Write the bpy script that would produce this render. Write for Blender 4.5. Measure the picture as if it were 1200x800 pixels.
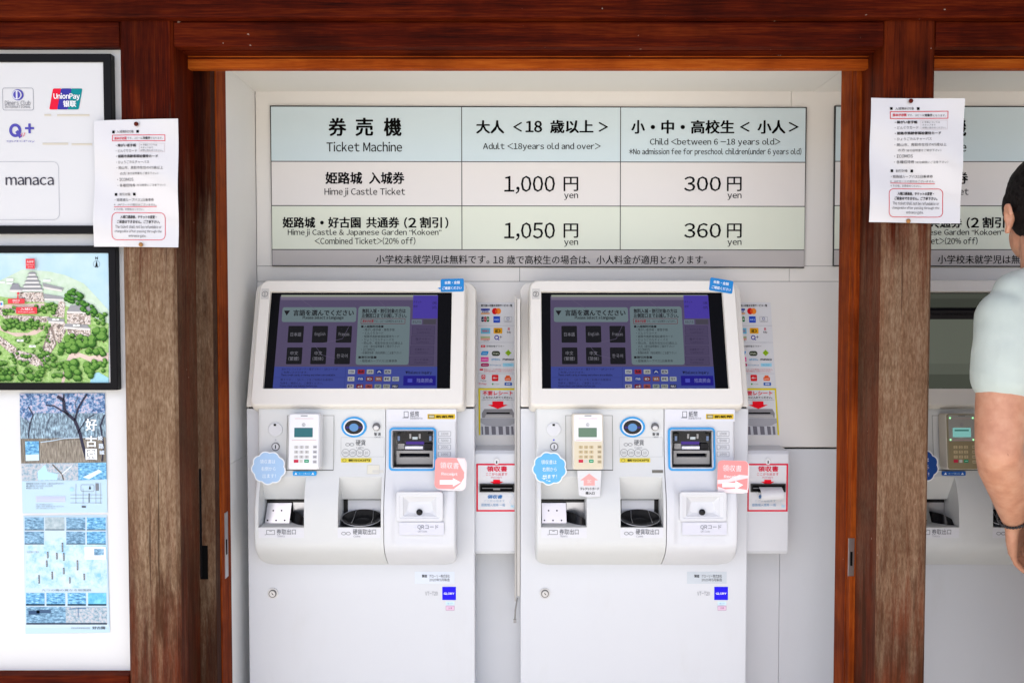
import bpy, bmesh, math, random
from mathutils import Vector, Matrix
random.seed(7)
S = bpy.context.scene
for o in list(bpy.data.objects):
    bpy.data.objects.remove(o)

# ------------------------------------------------------------------ camera, sky, sun, exposure
TH = math.atan(0.035)
CAMZ = 1.35
cam = bpy.data.cameras.new('camera'); cam.lens = 30; cam.sensor_width = 36; cam.clip_start = .02; cam.clip_end = 500
camo = bpy.data.objects.new('camera', cam); S.collection.objects.link(camo)
camo.location = (0, 0, CAMZ); camo.rotation_euler = (math.pi/2 - TH, 0, 0)
S.camera = camo
SUN_EL, SUN_AZ = math.radians(66), math.radians(205)     # the sun stands high behind the camera: the eaves keep the front in open shade
w = bpy.data.worlds.new('World'); S.world = w; w.use_nodes = True
nt = w.node_tree
bg = nt.nodes['Background']; sky = nt.nodes.new('ShaderNodeTexSky')
sky.sky_type = 'NISHITA'; sky.sun_disc = False; sky.sun_elevation = SUN_EL; sky.sun_rotation = SUN_AZ
sky.air_density = .75; sky.dust_density = 3.5; sky.ozone_density = .4
bg.inputs['Strength'].default_value = .115
nt.links.new(sky.outputs[0], bg.inputs['Color'])
sl = bpy.data.lights.new('sun', 'SUN'); sl.energy = 3.2; sl.angle = math.radians(.5); sl.color = (1, .965, .92)
so = bpy.data.objects.new('sun', sl); S.collection.objects.link(so)
sd = Vector((math.sin(SUN_AZ)*math.cos(SUN_EL), math.cos(SUN_AZ)*math.cos(SUN_EL), math.sin(SUN_EL)))
so.rotation_euler = sd.to_track_quat('Z', 'Y').to_euler(); so.location = (0, -3, 6)
EXPO = 1.62
S.view_settings.view_transform = 'Standard'; S.view_settings.look = 'None'
S.view_settings.exposure = EXPO; S.view_settings.gamma = 1; S.view_settings.use_curve_mapping = False

# ------------------------------------------------------------------ helpers
CT, ST = math.cos(TH), math.sin(TH)
def ray(px, py):
    u = (px-600)/1000; v = (400-py)/1000
    return Vector((u, CT+v*ST, -ST+v*CT))
def P(px, py, Y):
    d = ray(px, py); t = Y/d.y
    return Vector((d.x*t, Y, CAMZ+d.z*t))
def PZ(py, Y): return P(600, py, Y).z
def PX(px, Y, py=400): return P(px, py, Y).x
def lin(h):
    h = h.lstrip('#'); h = h if len(h) == 6 else ''.join(x*2 for x in h); c = [int(h[i:i+2], 16)/255 for i in (0, 2, 4)]
    return tuple((x/12.92 if x <= .04045 else ((x+.055)/1.055)**2.4) for x in c)
MATS = {}
def newmat(name):
    m = bpy.data.materials.new(name); m.use_nodes = True; MATS[name] = m
    return m, m.node_tree, m.node_tree.nodes['Principled BSDF']
def ink(h, rough=.45):
    k = 'ink_%s_%g' % (h, rough)
    if k in MATS: return MATS[k]
    m, t, b = newmat(k); b.inputs['Base Color'].default_value = (*lin(h), 1); b.inputs['Roughness'].default_value = rough
    b.inputs['Specular IOR Level'].default_value = .06
    return m
def glow(h, k=1.0):
    n = 'lit_%s_%g' % (h, k)
    if n in MATS: return MATS[n]
    m, t, b = newmat(n); c = lin(h)
    b.inputs['Base Color'].default_value = (.006, .006, .007, 1); b.inputs['Roughness'].default_value = .12
    b.inputs['Specular IOR Level'].default_value = .04
    b.inputs['Emission Color'].default_value = (*c, 1); b.inputs['Emission Strength'].default_value = k*.5**EXPO
    return m
def nd(t, typ, **kw):
    n = t.nodes.new(typ)
    for k, v in kw.items(): setattr(n, k, v)
    return n
def ramp(t, src, stops):
    r = nd(t, 'ShaderNodeValToRGB'); e = r.color_ramp.elements
    while len(e) < len(stops): e.new(.5)
    for i, (p, c) in enumerate(stops): e[i].position = p; e[i].color = (*c, 1) if len(c) == 3 else c
    t.links.new(src, r.inputs[0]); return r.outputs[0]
def pos(t, scale=(1, 1, 1)):
    g = nd(t, 'ShaderNodeNewGeometry'); mp = nd(t, 'ShaderNodeMapping'); mp.inputs['Scale'].default_value = scale
    t.links.new(g.outputs['Position'], mp.inputs[0]); return mp.outputs[0]
def noise(t, vec, scale, detail=4, rough=.6):
    n = nd(t, 'ShaderNodeTexNoise'); n.inputs['Scale'].default_value = scale; n.inputs['Detail'].default_value = detail
    n.inputs['Roughness'].default_value = rough
    t.links.new(vec, n.inputs['Vector']); return n.outputs['Fac']
def mixc(t, f, a, b, mode='MIX'):
    m = nd(t, 'ShaderNodeMix', data_type='RGBA', blend_type=mode)
    for s, v in ((m.inputs[0], f), (m.inputs[6], a), (m.inputs[7], b)):
        if hasattr(v, 'is_output'): t.links.new(v, s)
        elif isinstance(v, (int, float)): s.default_value = v
        else: s.default_value = (*v, 1)
    return m.outputs[2]
def mth(t, op, a, b=0, clamp=False):
    m = nd(t, 'ShaderNodeMath', operation=op); m.use_clamp = clamp
    for s, v in zip(m.inputs, (a, b)):
        if hasattr(v, 'is_output'): t.links.new(v, s)
        else: s.default_value = v
    return m.outputs[0]
def smooth(t, v, a, b):
    m = nd(t, 'ShaderNodeMapRange', interpolation_type='SMOOTHSTEP')
    t.links.new(v, m.inputs[0]); m.inputs[1].default_value = a; m.inputs[2].default_value = b
    return m.outputs[0]
def bump(t, b, h, s=.2, d=.001):
    n = nd(t, 'ShaderNodeBump'); n.inputs['Strength'].default_value = s; n.inputs['Distance'].default_value = d
    t.links.new(h, n.inputs['Height']); t.links.new(n.outputs[0], b.inputs['Normal'])

def wood(name, axis, weather=0.0, dark=(.006, .0006, .0003), mid=(.066, .0056, .0009), lite=(.16, .023, .003)):
    m, t, b = newmat(name)
    sc = {'z': (1, 1, .045), 'x': (.045, 1, 1)}[axis]
    v = pos(t, sc); v1 = pos(t, (1, 1, 1))
    fine = noise(t, v, 260, 5, .65); broad = noise(t, v, 34, 4, .6); blot = noise(t, v1, 5, 4, .6)
    g = mth(t, 'ADD', mth(t, 'MULTIPLY', fine, .55), mth(t, 'MULTIPLY', broad, .6))
    col = ramp(t, g, [(.36, dark), (.56, mid), (.8, lite)])
    col = mixc(t, mth(t, 'MULTIPLY', smooth(t, blot, .42, .7), .55), col, dark)
    # small white scuffs and specks
    spk = smooth(t, noise(t, v1, 55, 2, .5), .755, .79)
    col = mixc(t, mth(t, 'MULTIPLY', spk, .7), col, (.45, .36, .3))
    rough = .62
    if weather:
        ge = nd(t, 'ShaderNodeNewGeometry'); sp = nd(t, 'ShaderNodeSeparateXYZ'); t.links.new(ge.outputs['Position'], sp.inputs[0])
        sn = nd(t, 'ShaderNodeSeparateXYZ'); t.links.new(ge.outputs['Normal'], sn.inputs[0])
        z = mth(t, 'ADD', sp.outputs[2], mth(t, 'MULTIPLY', mth(t, 'SUBTRACT', blot, .5), .35))
        streak = noise(t, pos(t, (1, 1, .05)), 45, 4, .6)
        z = mth(t, 'ADD', z, mth(t, 'MULTIPLY', mth(t, 'SUBTRACT', streak, .5), 1.05))
        up = smooth(t, z, 1.74, 1.36); low = smooth(t, z, .40, .92)
        msk = mth(t, 'MULTIPLY', up, mth(t, 'ADD', mth(t, 'MULTIPLY', low, .85), .15))
        front = smooth(t, mth(t, 'MULTIPLY', sn.outputs[1], -1), .1, .9)
        msk = mth(t, 'MULTIPLY', msk, mth(t, 'ADD', mth(t, 'MULTIPLY', front, .66), .34))  # sides bleach less; part of their shadow is put into this darker colour
        msk = mth(t, 'MULTIPLY', msk, weather)
        g2 = mth(t, 'ADD', mth(t, 'MULTIPLY', noise(t, pos(t, (1, 1, .24)), 230, 4, .7), .52), mth(t, 'MULTIPLY', noise(t, pos(t, (1, 1, .13)), 70, 5, .75), .34))
        g2 = mth(t, 'ADD', g2, mth(t, 'MULTIPLY', noise(t, pos(t, (1, 1, .4)), 17, 5, .7), .26))
        wcol = ramp(t, g2, [(.37, (.082, .042, .021)), (.53, (.180, .110, .063)), (.70, (.33, .232, .150))])
        crack = smooth(t, noise(t, pos(t, (1, 1, .018)), 95, 3, .5), .665, .70)
        wcol = mixc(t, mth(t, 'MULTIPLY', crack, .75), wcol, (.035, .02, .012))
        wcol = mixc(t, mth(t, 'MULTIPLY', smooth(t, noise(t, pos(t, (1, 1, .16)), 8, 4, .6), .52, .68), .55), wcol, (.13, .062, .034))
        col = mixc(t, msk, col, wcol)
        st = smooth(t, noise(t, pos(t, (1, 1, .13)), 21, 5, .65), .47, .60)
        col = mixc(t, mth(t, 'MULTIPLY', mth(t, 'MULTIPLY', st, smooth(t, sp.outputs[2], 1.02, .62)), .85), col, mixc(t, fine, (.012, .004, .002), (.085, .028, .011)))
    t.links.new(col, b.inputs['Base Color']); b.inputs['Roughness'].default_value = rough
    b.inputs['Specular IOR Level'].default_value = .05
    bump(t, b, fine, .35, .0012)
    return m
def paint(name, col, var=.04, rough=.45, grime=0.0, scale=6, bumps=0.0):
    m, t, b = newmat(name)
    v = pos(t); n = noise(t, v, scale, 5, .6)
    c = mixc(t, n, tuple(x*(1-var) for x in col), tuple(min(1, x*(1+var)) for x in col))
    if grime:
        k = smooth(t, noise(t, pos(t, (1, 1, .35)), 9, 6, .65), .55, .8)
        c = mixc(t, mth(t, 'MULTIPLY', k, grime), c, tuple(x*y for x, y in zip(col, (.72, .66, .55))))
    t.links.new(c, b.inputs['Base Color'])
    r = mth(t, 'ADD', mth(t, 'MULTIPLY', noise(t, v, 24, 3), .25), rough-.12); t.links.new(r, b.inputs['Roughness'])
    if bumps: bump(t, b, noise(t, v, 300, 3), bumps, .0006)
    return m
def simple(name, col, rough=.5, metal=0.0, coat=0.0, spec=.5):
    m, t, b = newmat(name); b.inputs['Base Color'].default_value = (*col, 1); b.inputs['Roughness'].default_value = rough
    b.inputs['Metallic'].default_value = metal; b.inputs['Specular IOR Level'].default_value = spec
    b.inputs['Coat Weight'].default_value = coat
    return m

C = S.collection
def link(name, me, parent=None, loc=(0, 0, 0)):
    o = bpy.data.objects.new(name, me); C.objects.link(o); o.location = loc
    if parent: o.parent = parent
    return o
def tag(o, label=None, cat=None, group=None, kind=None):
    if label: o['label'] = label
    if cat: o['category'] = cat
    if group: o['group'] = group
    if kind: o['kind'] = kind
    return o
def thing(name, label, cat, loc, group=None):
    o = bpy.data.objects.new(name, None); C.objects.link(o); o.location = loc; o.empty_display_size = .1
    return tag(o, label, cat, group)

class MB:
    """collects geometry in world coordinates; org is taken off when the mesh is made"""
    org = Vector((0, 0, 0))
    def __init__(s): s.v = []; s.f = []; s.m = []; s.mats = []; s.sm = []
    def mi(s, mat):
        if mat not in s.mats: s.mats.append(mat)
        return s.mats.index(mat)
    def add(s, vs, fs, mat, sm=False):
        b = len(s.v); s.v += [tuple(p) for p in vs]; i = s.mi(mat)
        for f in fs: s.f.append([b+k for k in f]); s.m.append(i); s.sm.append(sm)
        return s
    def box(s, x0, x1, y0, y1, z0, z1, mat):
        vs = [(x, y, z) for x in (x0, x1) for y in (y0, y1) for z in (z0, z1)]
        return s.add(vs, [(0, 1, 3, 2), (4, 6, 7, 5), (0, 4, 5, 1), (2, 3, 7, 6), (0, 2, 6, 4), (1, 5, 7, 3)], mat)
    def prism(s, poly, vec, mat, cap0=True, cap1=True, sm=False):
        n = len(poly); vec = Vector(vec); a = [Vector(p) for p in poly]
        vs = a+[p+vec for p in a]; fs = [[i, (i+1) % n, n+(i+1) % n, n+i] for i in range(n)]
        s.add(vs, fs, mat, sm)
        if cap0: s.add(a, [list(range(n))[::-1]], mat)
        if cap1: s.add([p+vec for p in a], [list(range(n))], mat)
        return s
    def rings(s, loops, mat, closed=True, sm=False):
        n = len(loops[0]); vs = [p for l in loops for p in l]; fs = []
        for k in range(len(loops)-1):
            for i in range(n if closed else n-1):
                j = (i+1) % n; fs.append([k*n+i, k*n+j, (k+1)*n+j, (k+1)*n+i])
        return s.add(vs, fs, mat, sm)
    def tube(s, pts, r, mat, n=10):
        pts = [Vector(p) for p in pts]; loops = []
        for i, p in enumerate(pts):
            d = (pts[min(i+1, len(pts)-1)]-pts[max(i-1, 0)]).normalized()
            a = d.orthogonal().normalized(); bb = d.cross(a); rr = r[i] if isinstance(r, (list, tuple)) else r
            if i and loops:                       # keep the frame from twisting
                a = (pa-d*pa.dot(d)).normalized(); bb = d.cross(a)
            pa = a
            loops.append([p+(a*math.cos(2*math.pi*k/n)+bb*math.sin(2*math.pi*k/n))*rr for k in range(n)])
        s.rings(loops, mat, True, True)
        s.add(loops[0], [list(range(n))[::-1]], mat); s.add(loops[-1], [list(range(n))], mat)
        return s
    def ball(s, c, r, mat, n=16, rot=None):
        r = (r, r, r) if isinstance(r, (int, float)) else r; c = Vector(c); loops = []
        for i in range(1, n//2):
            ph = math.pi*i/(n//2)
            loops.append([Vector((r[0]*math.sin(ph)*math.cos(2*math.pi*k/n), r[1]*math.sin(ph)*math.sin(2*math.pi*k/n), r[2]*math.cos(ph))) for k in range(n)])
        if rot: loops = [[rot @ p for p in l] for l in loops]
        top = Vector((0, 0, r[2])); bot = -top
        if rot: top = rot @ top; bot = rot @ bot
        loops = [[c+p for p in l] for l in loops]
        s.rings([l[::-1] for l in loops], mat, True, True)
        for l, q, fl in ((loops[0], c+top, False), (loops[-1], c+bot, True)):
            s.add(l+[q], [([i, (i+1) % n, n] if not fl else [(i+1) % n, i, n]) for i in range(n)], mat, True)
        return s
    def disc(s, c, r, y0, y1, mat, n=24, rz=None):
        rz = rz or r
        poly = [(c[0]+r*math.cos(2*math.pi*k/n), y1, c[1]+rz*math.sin(2*math.pi*k/n)) for k in range(n)]
        return s.prism(poly, (0, y0-y1, 0), mat)
    def build(s, name, parent=None, org=None, loc=None, bevel=0, seg=2, fix=True):
        o0 = Vector(MB.org if org is None else org)
        me = bpy.data.meshes.new(name); me.from_pydata([tuple(Vector(p)-o0) for p in s.v], [], s.f)
        for m in s.mats: me.materials.append(m)
        me.polygons.foreach_set('material_index', s.m); me.polygons.foreach_set('use_smooth', s.sm)
        if fix:
            bm = bmesh.new(); bm.from_mesh(me); bmesh.ops.remove_doubles(bm, verts=bm.verts, dist=1e-6)
            bmesh.ops.recalc_face_normals(bm, faces=bm.faces); bm.to_mesh(me); bm.free()
        me.update()
        o = link(name, me, parent, loc if loc is not None else ((0, 0, 0) if parent else o0))
        if bevel:
            b = o.modifiers.new('bevel', 'BEVEL'); b.width = bevel; b.segments = seg; b.limit_method = 'ANGLE'; b.angle_limit = math.radians(35)
        return o

_CH = {}
def glyph(ch):
    """outline of one character as triangles; Latin letters are taken in their wide form and set proportionally"""
    if ch not in _CH:
        lat = 33 <= ord(ch) <= 126 or ch in '“”ç'
        q = chr(ord(ch)+0xFEE0) if 33 <= ord(ch) <= 126 else ch
        c = bpy.data.curves.new('t', 'FONT'); c.body = q; c.size = 1; c.resolution_u = 2
        o = bpy.data.objects.new('t', c); m = o.to_mesh()
        vs = [(v.co.x, v.co.y) for v in m.vertices]; fs = [tuple(p.vertices) for p in m.polygons]
        o.to_mesh_clear(); bpy.data.objects.remove(o); bpy.data.curves.remove(c)
        adv = 1.0
        if lat and vs:
            x0 = min(v[0] for v in vs); x1 = max(v[0] for v in vs); vs = [(x-x0+.045, y) for x, y in vs]; adv = x1-x0+.09
        elif not vs: adv = .3
        _CH[ch] = (vs, fs, adv)
    return _CH[ch]
_TG = {}
def text_geo(st, bold):
    k = (st, bold)
    if k not in _TG:
        vs, fs, x = [], [], 0
        for ch in st:
            g_ = glyph(ch) if ch != ' ' else ([], [], .3)
            for n_, (dx, dy) in enumerate(((0, 0),) if not bold else ((-.011, -.004), (.011, .004)) if bold == .5 else ((-.032, -.012), (.032, -.012), (-.02, .018), (.02, .018))):
                b0 = len(vs); vs += [(x+a+dx, b+dy, n_) for a, b in g_[0]]; fs += [tuple(b0+i for i in f) for f in g_[1]]
            x += g_[2]
        x0 = min(v[0] for v in vs); x1 = max(v[0] for v in vs); y0 = min(v[1] for v in vs); y1 = max(v[1] for v in vs)
        _TG[k] = ([((x-x0)/(x1-x0)-.5, (y-y0)/max(y1-y0, 1e-6)-.5, n_) for x, y, n_ in vs], fs)
    return _TG[k]

def rr_pts(w, h, r, n=5):
    if r <= 0: return [(-w/2, -h/2), (w/2, -h/2), (w/2, h/2), (-w/2, h/2)]
    r = min(r, w/2, h/2); out = []
    for cx, cy, a0 in ((w/2-r, -h/2+r, -90), (w/2-r, h/2-r, 0), (-w/2+r, h/2-r, 90), (-w/2+r, -h/2+r, 180)):
        for i in range(n+1):
            a = math.radians(a0+90*i/n); out.append((cx+r*math.cos(a), cy+r*math.sin(a)))
    return out

class Sheet:
    """a real flat (or bent) sheet in the scene: print on it is laid out from measurements of the photograph"""
    EPS = .00028
    def __init__(s, O, N=(0, -1, 0), U=(1, 0, 0), roll=0, bend=None, prof=None, lit=None):
        s.O = Vector(O); s.N = Vector(N).normalized(); u = Vector(U); u = (u-s.N*u.dot(s.N)).normalized()
        if roll:
            u = Matrix.Rotation(math.radians(-roll), 3, s.N) @ u
        s.U = u; s.V = s.N.cross(u); s.bend = bend; s.prof = prof; s.mb = MB(); s.lit = lit
    def mat(s, col):
        if not isinstance(col, str): return col
        return glow(col, s.lit) if s.lit else ink(col)
    def hit(s, px, py):
        if s.prof:
            Y = 2.25
            for _ in range(4): p = P(px, py, Y); Y = s.prof(p.z)
            return p.x, p.z
        d = ray(px, py); o = Vector((0, 0, CAMZ)); t = (s.O-o).dot(s.N)/d.dot(s.N); q = o+d*t-s.O
        return q.dot(s.U), q.dot(s.V)
    def unit(s, px, py):
        a = s.hit(px-.5, py); b = s.hit(px+.5, py); c = s.hit(px, py-.5); d = s.hit(px, py+.5)
        return math.hypot(b[0]-a[0], b[1]-a[1]), math.hypot(c[0]-d[0], c[1]-d[1])
    def w(s, a, b, off):
        if s.prof: return Vector((a, s.prof(b)-off, b))
        if s.bend: off = off+s.bend(a, b)
        return s.O+s.U*a+s.V*b+s.N*off
    def raw(s, pts, col, l):
        s.mb.add([s.w(a, b, l*s.EPS) for a, b in pts], [list(range(len(pts)))], s.mat(col))
    def poly(s, pts, col, l=1): s.raw([s.hit(*p) for p in pts], col, l)
    def cs(s, x0, y0, x1, y1):
        cx, cy = (x0+x1)/2, (y0+y1)/2; c = s.hit(cx, cy); u = s.unit(cx, cy)
        return c, abs(x1-x0)*u[0], abs(y1-y0)*u[1], u[0]
    def rect(s, x0, y0, x1, y1, col, l=1, r=0, shear=0):
        c, w, h, u = s.cs(x0, y0, x1, y1)
        s.raw([(c[0]+a+b*shear, c[1]+b) for a, b in rr_pts(w, h, r*u, 4)], col, l)
    def frame(s, x0, y0, x1, y1, t, col, l=1, r=0):
        c, w, h, u = s.cs(x0, y0, x1, y1); t *= u
        o = rr_pts(w, h, r*u, 4); i = rr_pts(w-2*t, h-2*t, max(r*u-t, 1e-5) if r else 0, 4)
        if s.bend:                                # follow the curl of the paper
            sub = lambda L: [(p[0]+(q[0]-p[0])*k/12, p[1]+(q[1]-p[1])*k/12) for p, q in zip(L, L[1:]+L[:1]) for k in range(12)]
            o, i = sub(o), sub(i)
        n = len(o)
        vs = [s.w(c[0]+a, c[1]+b, l*s.EPS) for a, b in o+i]
        s.mb.add(vs, [[k, (k+1) % n, n+(k+1) % n, n+k] for k in range(n)], s.mat(col))
    def ell(s, cx, cy, rx, ry, col, l=1, n=18):
        c = s.hit(cx, cy); u = s.unit(cx, cy)
        s.raw([(c[0]+rx*u[0]*math.cos(2*math.pi*k/n), c[1]+ry*u[1]*math.sin(2*math.pi*k/n)) for k in range(n)], col, l)
    def ring(s, cx, cy, rx, ry, t, col, l=1, n=20, a0=0, a1=360):
        c = s.hit(cx, cy); u = s.unit(cx, cy); q = []
        for k in range(n+1):
            a = math.radians(a0+(a1-a0)*k/n)
            q.append([s.w(c[0]+(rx-d)*u[0]*math.cos(a), c[1]+(ry-d)*u[1]*math.sin(a), l*s.EPS) for d in (0, t)])
        s.mb.add([p for r in q for p in r], [[2*k, 2*k+2, 2*k+3, 2*k+1] for k in range(n)], s.mat(col))
    def line(s, pts, t, col, l=1):
        if s.bend: pts = [(p[0]+(q[0]-p[0])*k/12, p[1]+(q[1]-p[1])*k/12) for p, q in zip(pts, pts[1:]) for k in range(12)]+[pts[-1]]
        for (x0, y0), (x1, y1) in zip(pts, pts[1:]):
            d = math.hypot(x1-x0, y1-y0) or 1; nx, ny = -(y1-y0)/d*t/2, (x1-x0)/d*t/2
            s.poly([(x0+nx, y0+ny), (x1+nx, y1+ny), (x1-nx, y1-ny), (x0-nx, y0-ny)], col, l)
    def text(s, st, cx, cy, w, h, col='#1c1a1a', bold=False, l=4, shear=0, vert=False):
        if vert:
            n = len(st)
            for i, ch in enumerate(st): s.text(ch, cx, cy-h/2+h*(i+.5)/n, w, h/n*.88, col, bold, l, shear)
            return
        vs, fs = text_geo(st, bold); c = s.hit(cx, cy); u = s.unit(cx, cy); W, H = w*u[0], h*u[1]
        s.mb.add([s.w(c[0]+a*W+b*H*shear, c[1]+b*H, (l+.22*k)*s.EPS) for a, b, k in vs], fs, s.mat(col))
    def tl(s, st, x0, cy, w, h, col='#1c1a1a', bold=False, l=4): s.text(st, x0+w/2, cy, w, h, col, bold, l)
    def plate(s, mb, pts, d0, d1, mat):
        """solid slab of the sheet's outline, from depth d0 to d1 (towards the viewer)"""
        q = [s.hit(*p) for p in pts]; mb.prism([s.w(a, b, d0) for a, b in q], s.N*(d1-d0), mat)
    def rplate(s, mb, x0, y0, x1, y1, d0, d1, mat, r=0):
        c, w, h, u = s.cs(x0, y0, x1, y1)
        mb.prism([s.w(c[0]+a, c[1]+b, d0) for a, b in rr_pts(w, h, r*u, 5)], s.N*(d1-d0), mat)
    def fplate(s, mb, x0, y0, x1, y1, t, d0, d1, mat, r=0, ri=0):
        c, w, h, u = s.cs(x0, y0, x1, y1); t *= u
        n = 6 if (r or ri) else 0
        o = rr_pts(w, h, max(r*u, 1e-4) if n else 0, 5); i = rr_pts(w-2*t, h-2*t, max(ri*u, 1e-4) if n else 0, 5)
        f = lambda L, d: [s.w(c[0]+a, c[1]+b, d) for a, b in L]
        mb.rings([f(i, d0), f(o, d0), f(o, d1), f(i, d1), f(i, d0)], mat)
    def disc(s, mb, cx, cy, rx, ry, d0, d1, mat, n=24):
        c = s.hit(cx, cy); u = s.unit(cx, cy)
        mb.prism([s.w(c[0]+rx*u[0]*math.cos(2*math.pi*k/n), c[1]+ry*u[1]*math.sin(2*math.pi*k/n), d0) for k in range(n)], s.N*(d1-d0), mat)
    def build(s, name, parent=None): return s.mb.build(name, parent, fix=False)
def arrow(s, pts, col, l=2): s.poly(pts, col, l)
# ------------------------------------------------------------------ materials
WZ = wood('weathered_post_wood', 'z', 1.0)
WZ2 = wood('brown_post_wood', 'z', .78, mid=(.085, .011, .0022))
WJ = wood('jamb_wood', 'z', .62, dark=(.005, .0008, .0004), mid=(.030, .0045, .0014), lite=(.09, .020, .005))
WX = wood('beam_wood', 'x')
WO = wood('lit_orange_trim_wood', 'x', mid=(.36, .068, .007), lite=(.55, .15, .018), dark=(.16, .022, .003))  # brighter orange: light caught by the head strip is put into the colour
WOZ = wood('lit_orange_jamb_wood', 'z', mid=(.22, .034, .004), lite=(.42, .095, .012), dark=(.045, .005, .001))  # lit look of the jamb edges is put into this orange
PLASTER = paint('white_plaster', (.70, .695, .68), .02, .8, .06, 4, .3)
NICHE = paint('cream_panel_wall', (.76, .73, .68), .02, .5, .08, 5)
CEIL = paint('grey_panel_ceiling', (.74, .72, .67), .02, .55, .06)
SIDEP = paint('grey_side_panel', (.82, .815, .79), .02, .55, .08)
BASEW = paint('cabinet_white', (.645, .655, .672), .02, .36, .12, 4)
PANELW = paint('front_panel_white', (.66, .668, .655), .02, .38, .14, 5)
PANELB = paint('cool_panel_white', (.675, .68, .695), .015, .4, .05, 5)
CREAM = paint('cream_plastic', (.79, .755, .69), .02, .45, .10, 5)
GAP = simple('gap_black', (.003, .003, .003), .8, spec=.05)
BLACKF = simple('black_frame', (.0045, .004, .005), .4, spec=.12)
STEEL = simple('stainless', (.52, .52, .54), .3, 1)
STEELD = simple('dark_steel', (.12, .12, .13), .35, 1)
BLACKP = simple('black_plastic', (.006, .006, .007), .22, spec=.3)
GREYP = simple('grey_plastic', (.30, .29, .28), .4)
PAPER = simple('paper', (.68, .68, .69), .5)
LAMI = simple('laminated_paper', (.68, .66, .66), .18, coat=.5)
BOARDW = paint('board_white', (.665, .66, .66), .012, .35)

# ------------------------------------------------------------------ ground and building
g, t, b = newmat('gravel_ground')
n1 = noise(t, pos(t), 90, 6, .7); n2 = noise(t, pos(t), .8, 4)
c = ramp(t, n1, [(.3, (.30, .29, .27)), (.7, (.58, .565, .53))]); c = mixc(t, mth(t, 'MULTIPLY', n2, .4), c, (.42, .405, .375))
t.links.new(c, b.inputs['Base Color']); b.inputs['Roughness'].default_value = .9; bump(t, b, n1, .5, .01)
mb = MB(); mb.add([(-60, -80, 0), (60, -80, 0), (60, 40, 0), (-60, 40, 0)], [(0, 1, 2, 3)], g)
tag(mb.build('ground', org=(0, 0, 0)), kind='structure')
pv, t, b = newmat('stone_paving')
br = nd(t, 'ShaderNodeTexBrick'); br.inputs['Scale'].default_value = 1; br.inputs['Brick Width'].default_value = .6; br.inputs['Row Height'].default_value = .4
br.inputs['Mortar Size'].default_value = .004; br.inputs['Color1'].default_value = (.38, .37, .345, 1); br.inputs['Color2'].default_value = (.46, .45, .42, 1); br.inputs['Mortar'].default_value = (.12, .12, .11, 1)
t.links.new(pos(t), br.inputs['Vector'])
c = mixc(t, noise(t, pos(t), 40, 5), br.outputs[0], (.36, .35, .325)); t.links.new(c, b.inputs['Base Color']); b.inputs['Roughness'].default_value = .8
mb = MB(); mb.box(-6, 6, -1.4, 2.6, -.05, .02, pv)
tag(mb.build('pavement', org=(0, 0, 0), bevel=.006), kind='structure')

PY0 = 2.0                                   # front plane of the posts
LX0, LX1 = PX(145, PY0), PX(207, PY0)       # left post
RX0, RX1 = PX(1032, PY0), PX(1091, PY0)     # right post
ZB = PZ(21, 1.98); ZL0 = PZ(54, 2.0)        # beam underside, lintel underside
NZ = PZ(107.5, 2.5); NY = 2.5               # alcove ceiling height, back wall plane
NX0 = PX(300, NY, 200); NX1 = 2.5

def post(x0, x1, label):
    mb = MB(); c = .007
    prof = [(x0+c, PY0), (x1-c, PY0), (x1, PY0+c), (x1, 2.1275), (x0, 2.1275), (x0, PY0+c)]
    mb.prism([(x, y, .02) for x, y in prof], (0, 0, ZB+.1-.02), WZ if x0 < 0 else WZ2)
    o = mb.build('wooden_post', org=((x0+x1)/2, 2.06, .02)); return tag(o, label, 'post', 'square posts of the ticket office front')
post(LX0, LX1, 'square brown post with bleached grey middle, between the poster wall and the ticket machines')
post(RX0, RX1, 'square weathered post right of the ticket machines, between them and the person')

mb = MB(); mb.box(-3.2, 2.9, 1.98, 2.14, ZB, ZB+.22, WX)
tag(mb.build('crossbeam', org=(0, 2.06, ZB), bevel=.006), 'long dark red wooden beam running across the very top above both posts', 'beam')

def lintel(x0, x1, label):
    mb = MB(); z1 = ZB-.001
    mb.box(x0, x1, 2.004, 2.035, ZL0, z1, WX); mb.box(x0, x1, 2.035, 2.052, ZL0+.018, z1, WX)
    mb.box(x0, x1, 2.052, 2.088, ZL0+.002, z1, WX)
    return tag(mb.build('lintel', org=((x0+x1)/2, 2.04, ZL0), bevel=.0025), label, 'lintel', 'lintels between the posts')
lintel(LX1+.001, RX0-.001, 'dark red grooved wooden lintel above the two ticket machines')
lintel(RX1+.001, 2.8, 'dark red grooved wooden lintel over the bay where the person stands')
lintel(-3.1, LX0-.001, 'reddish brown wooden rail above the white poster wall')

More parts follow.
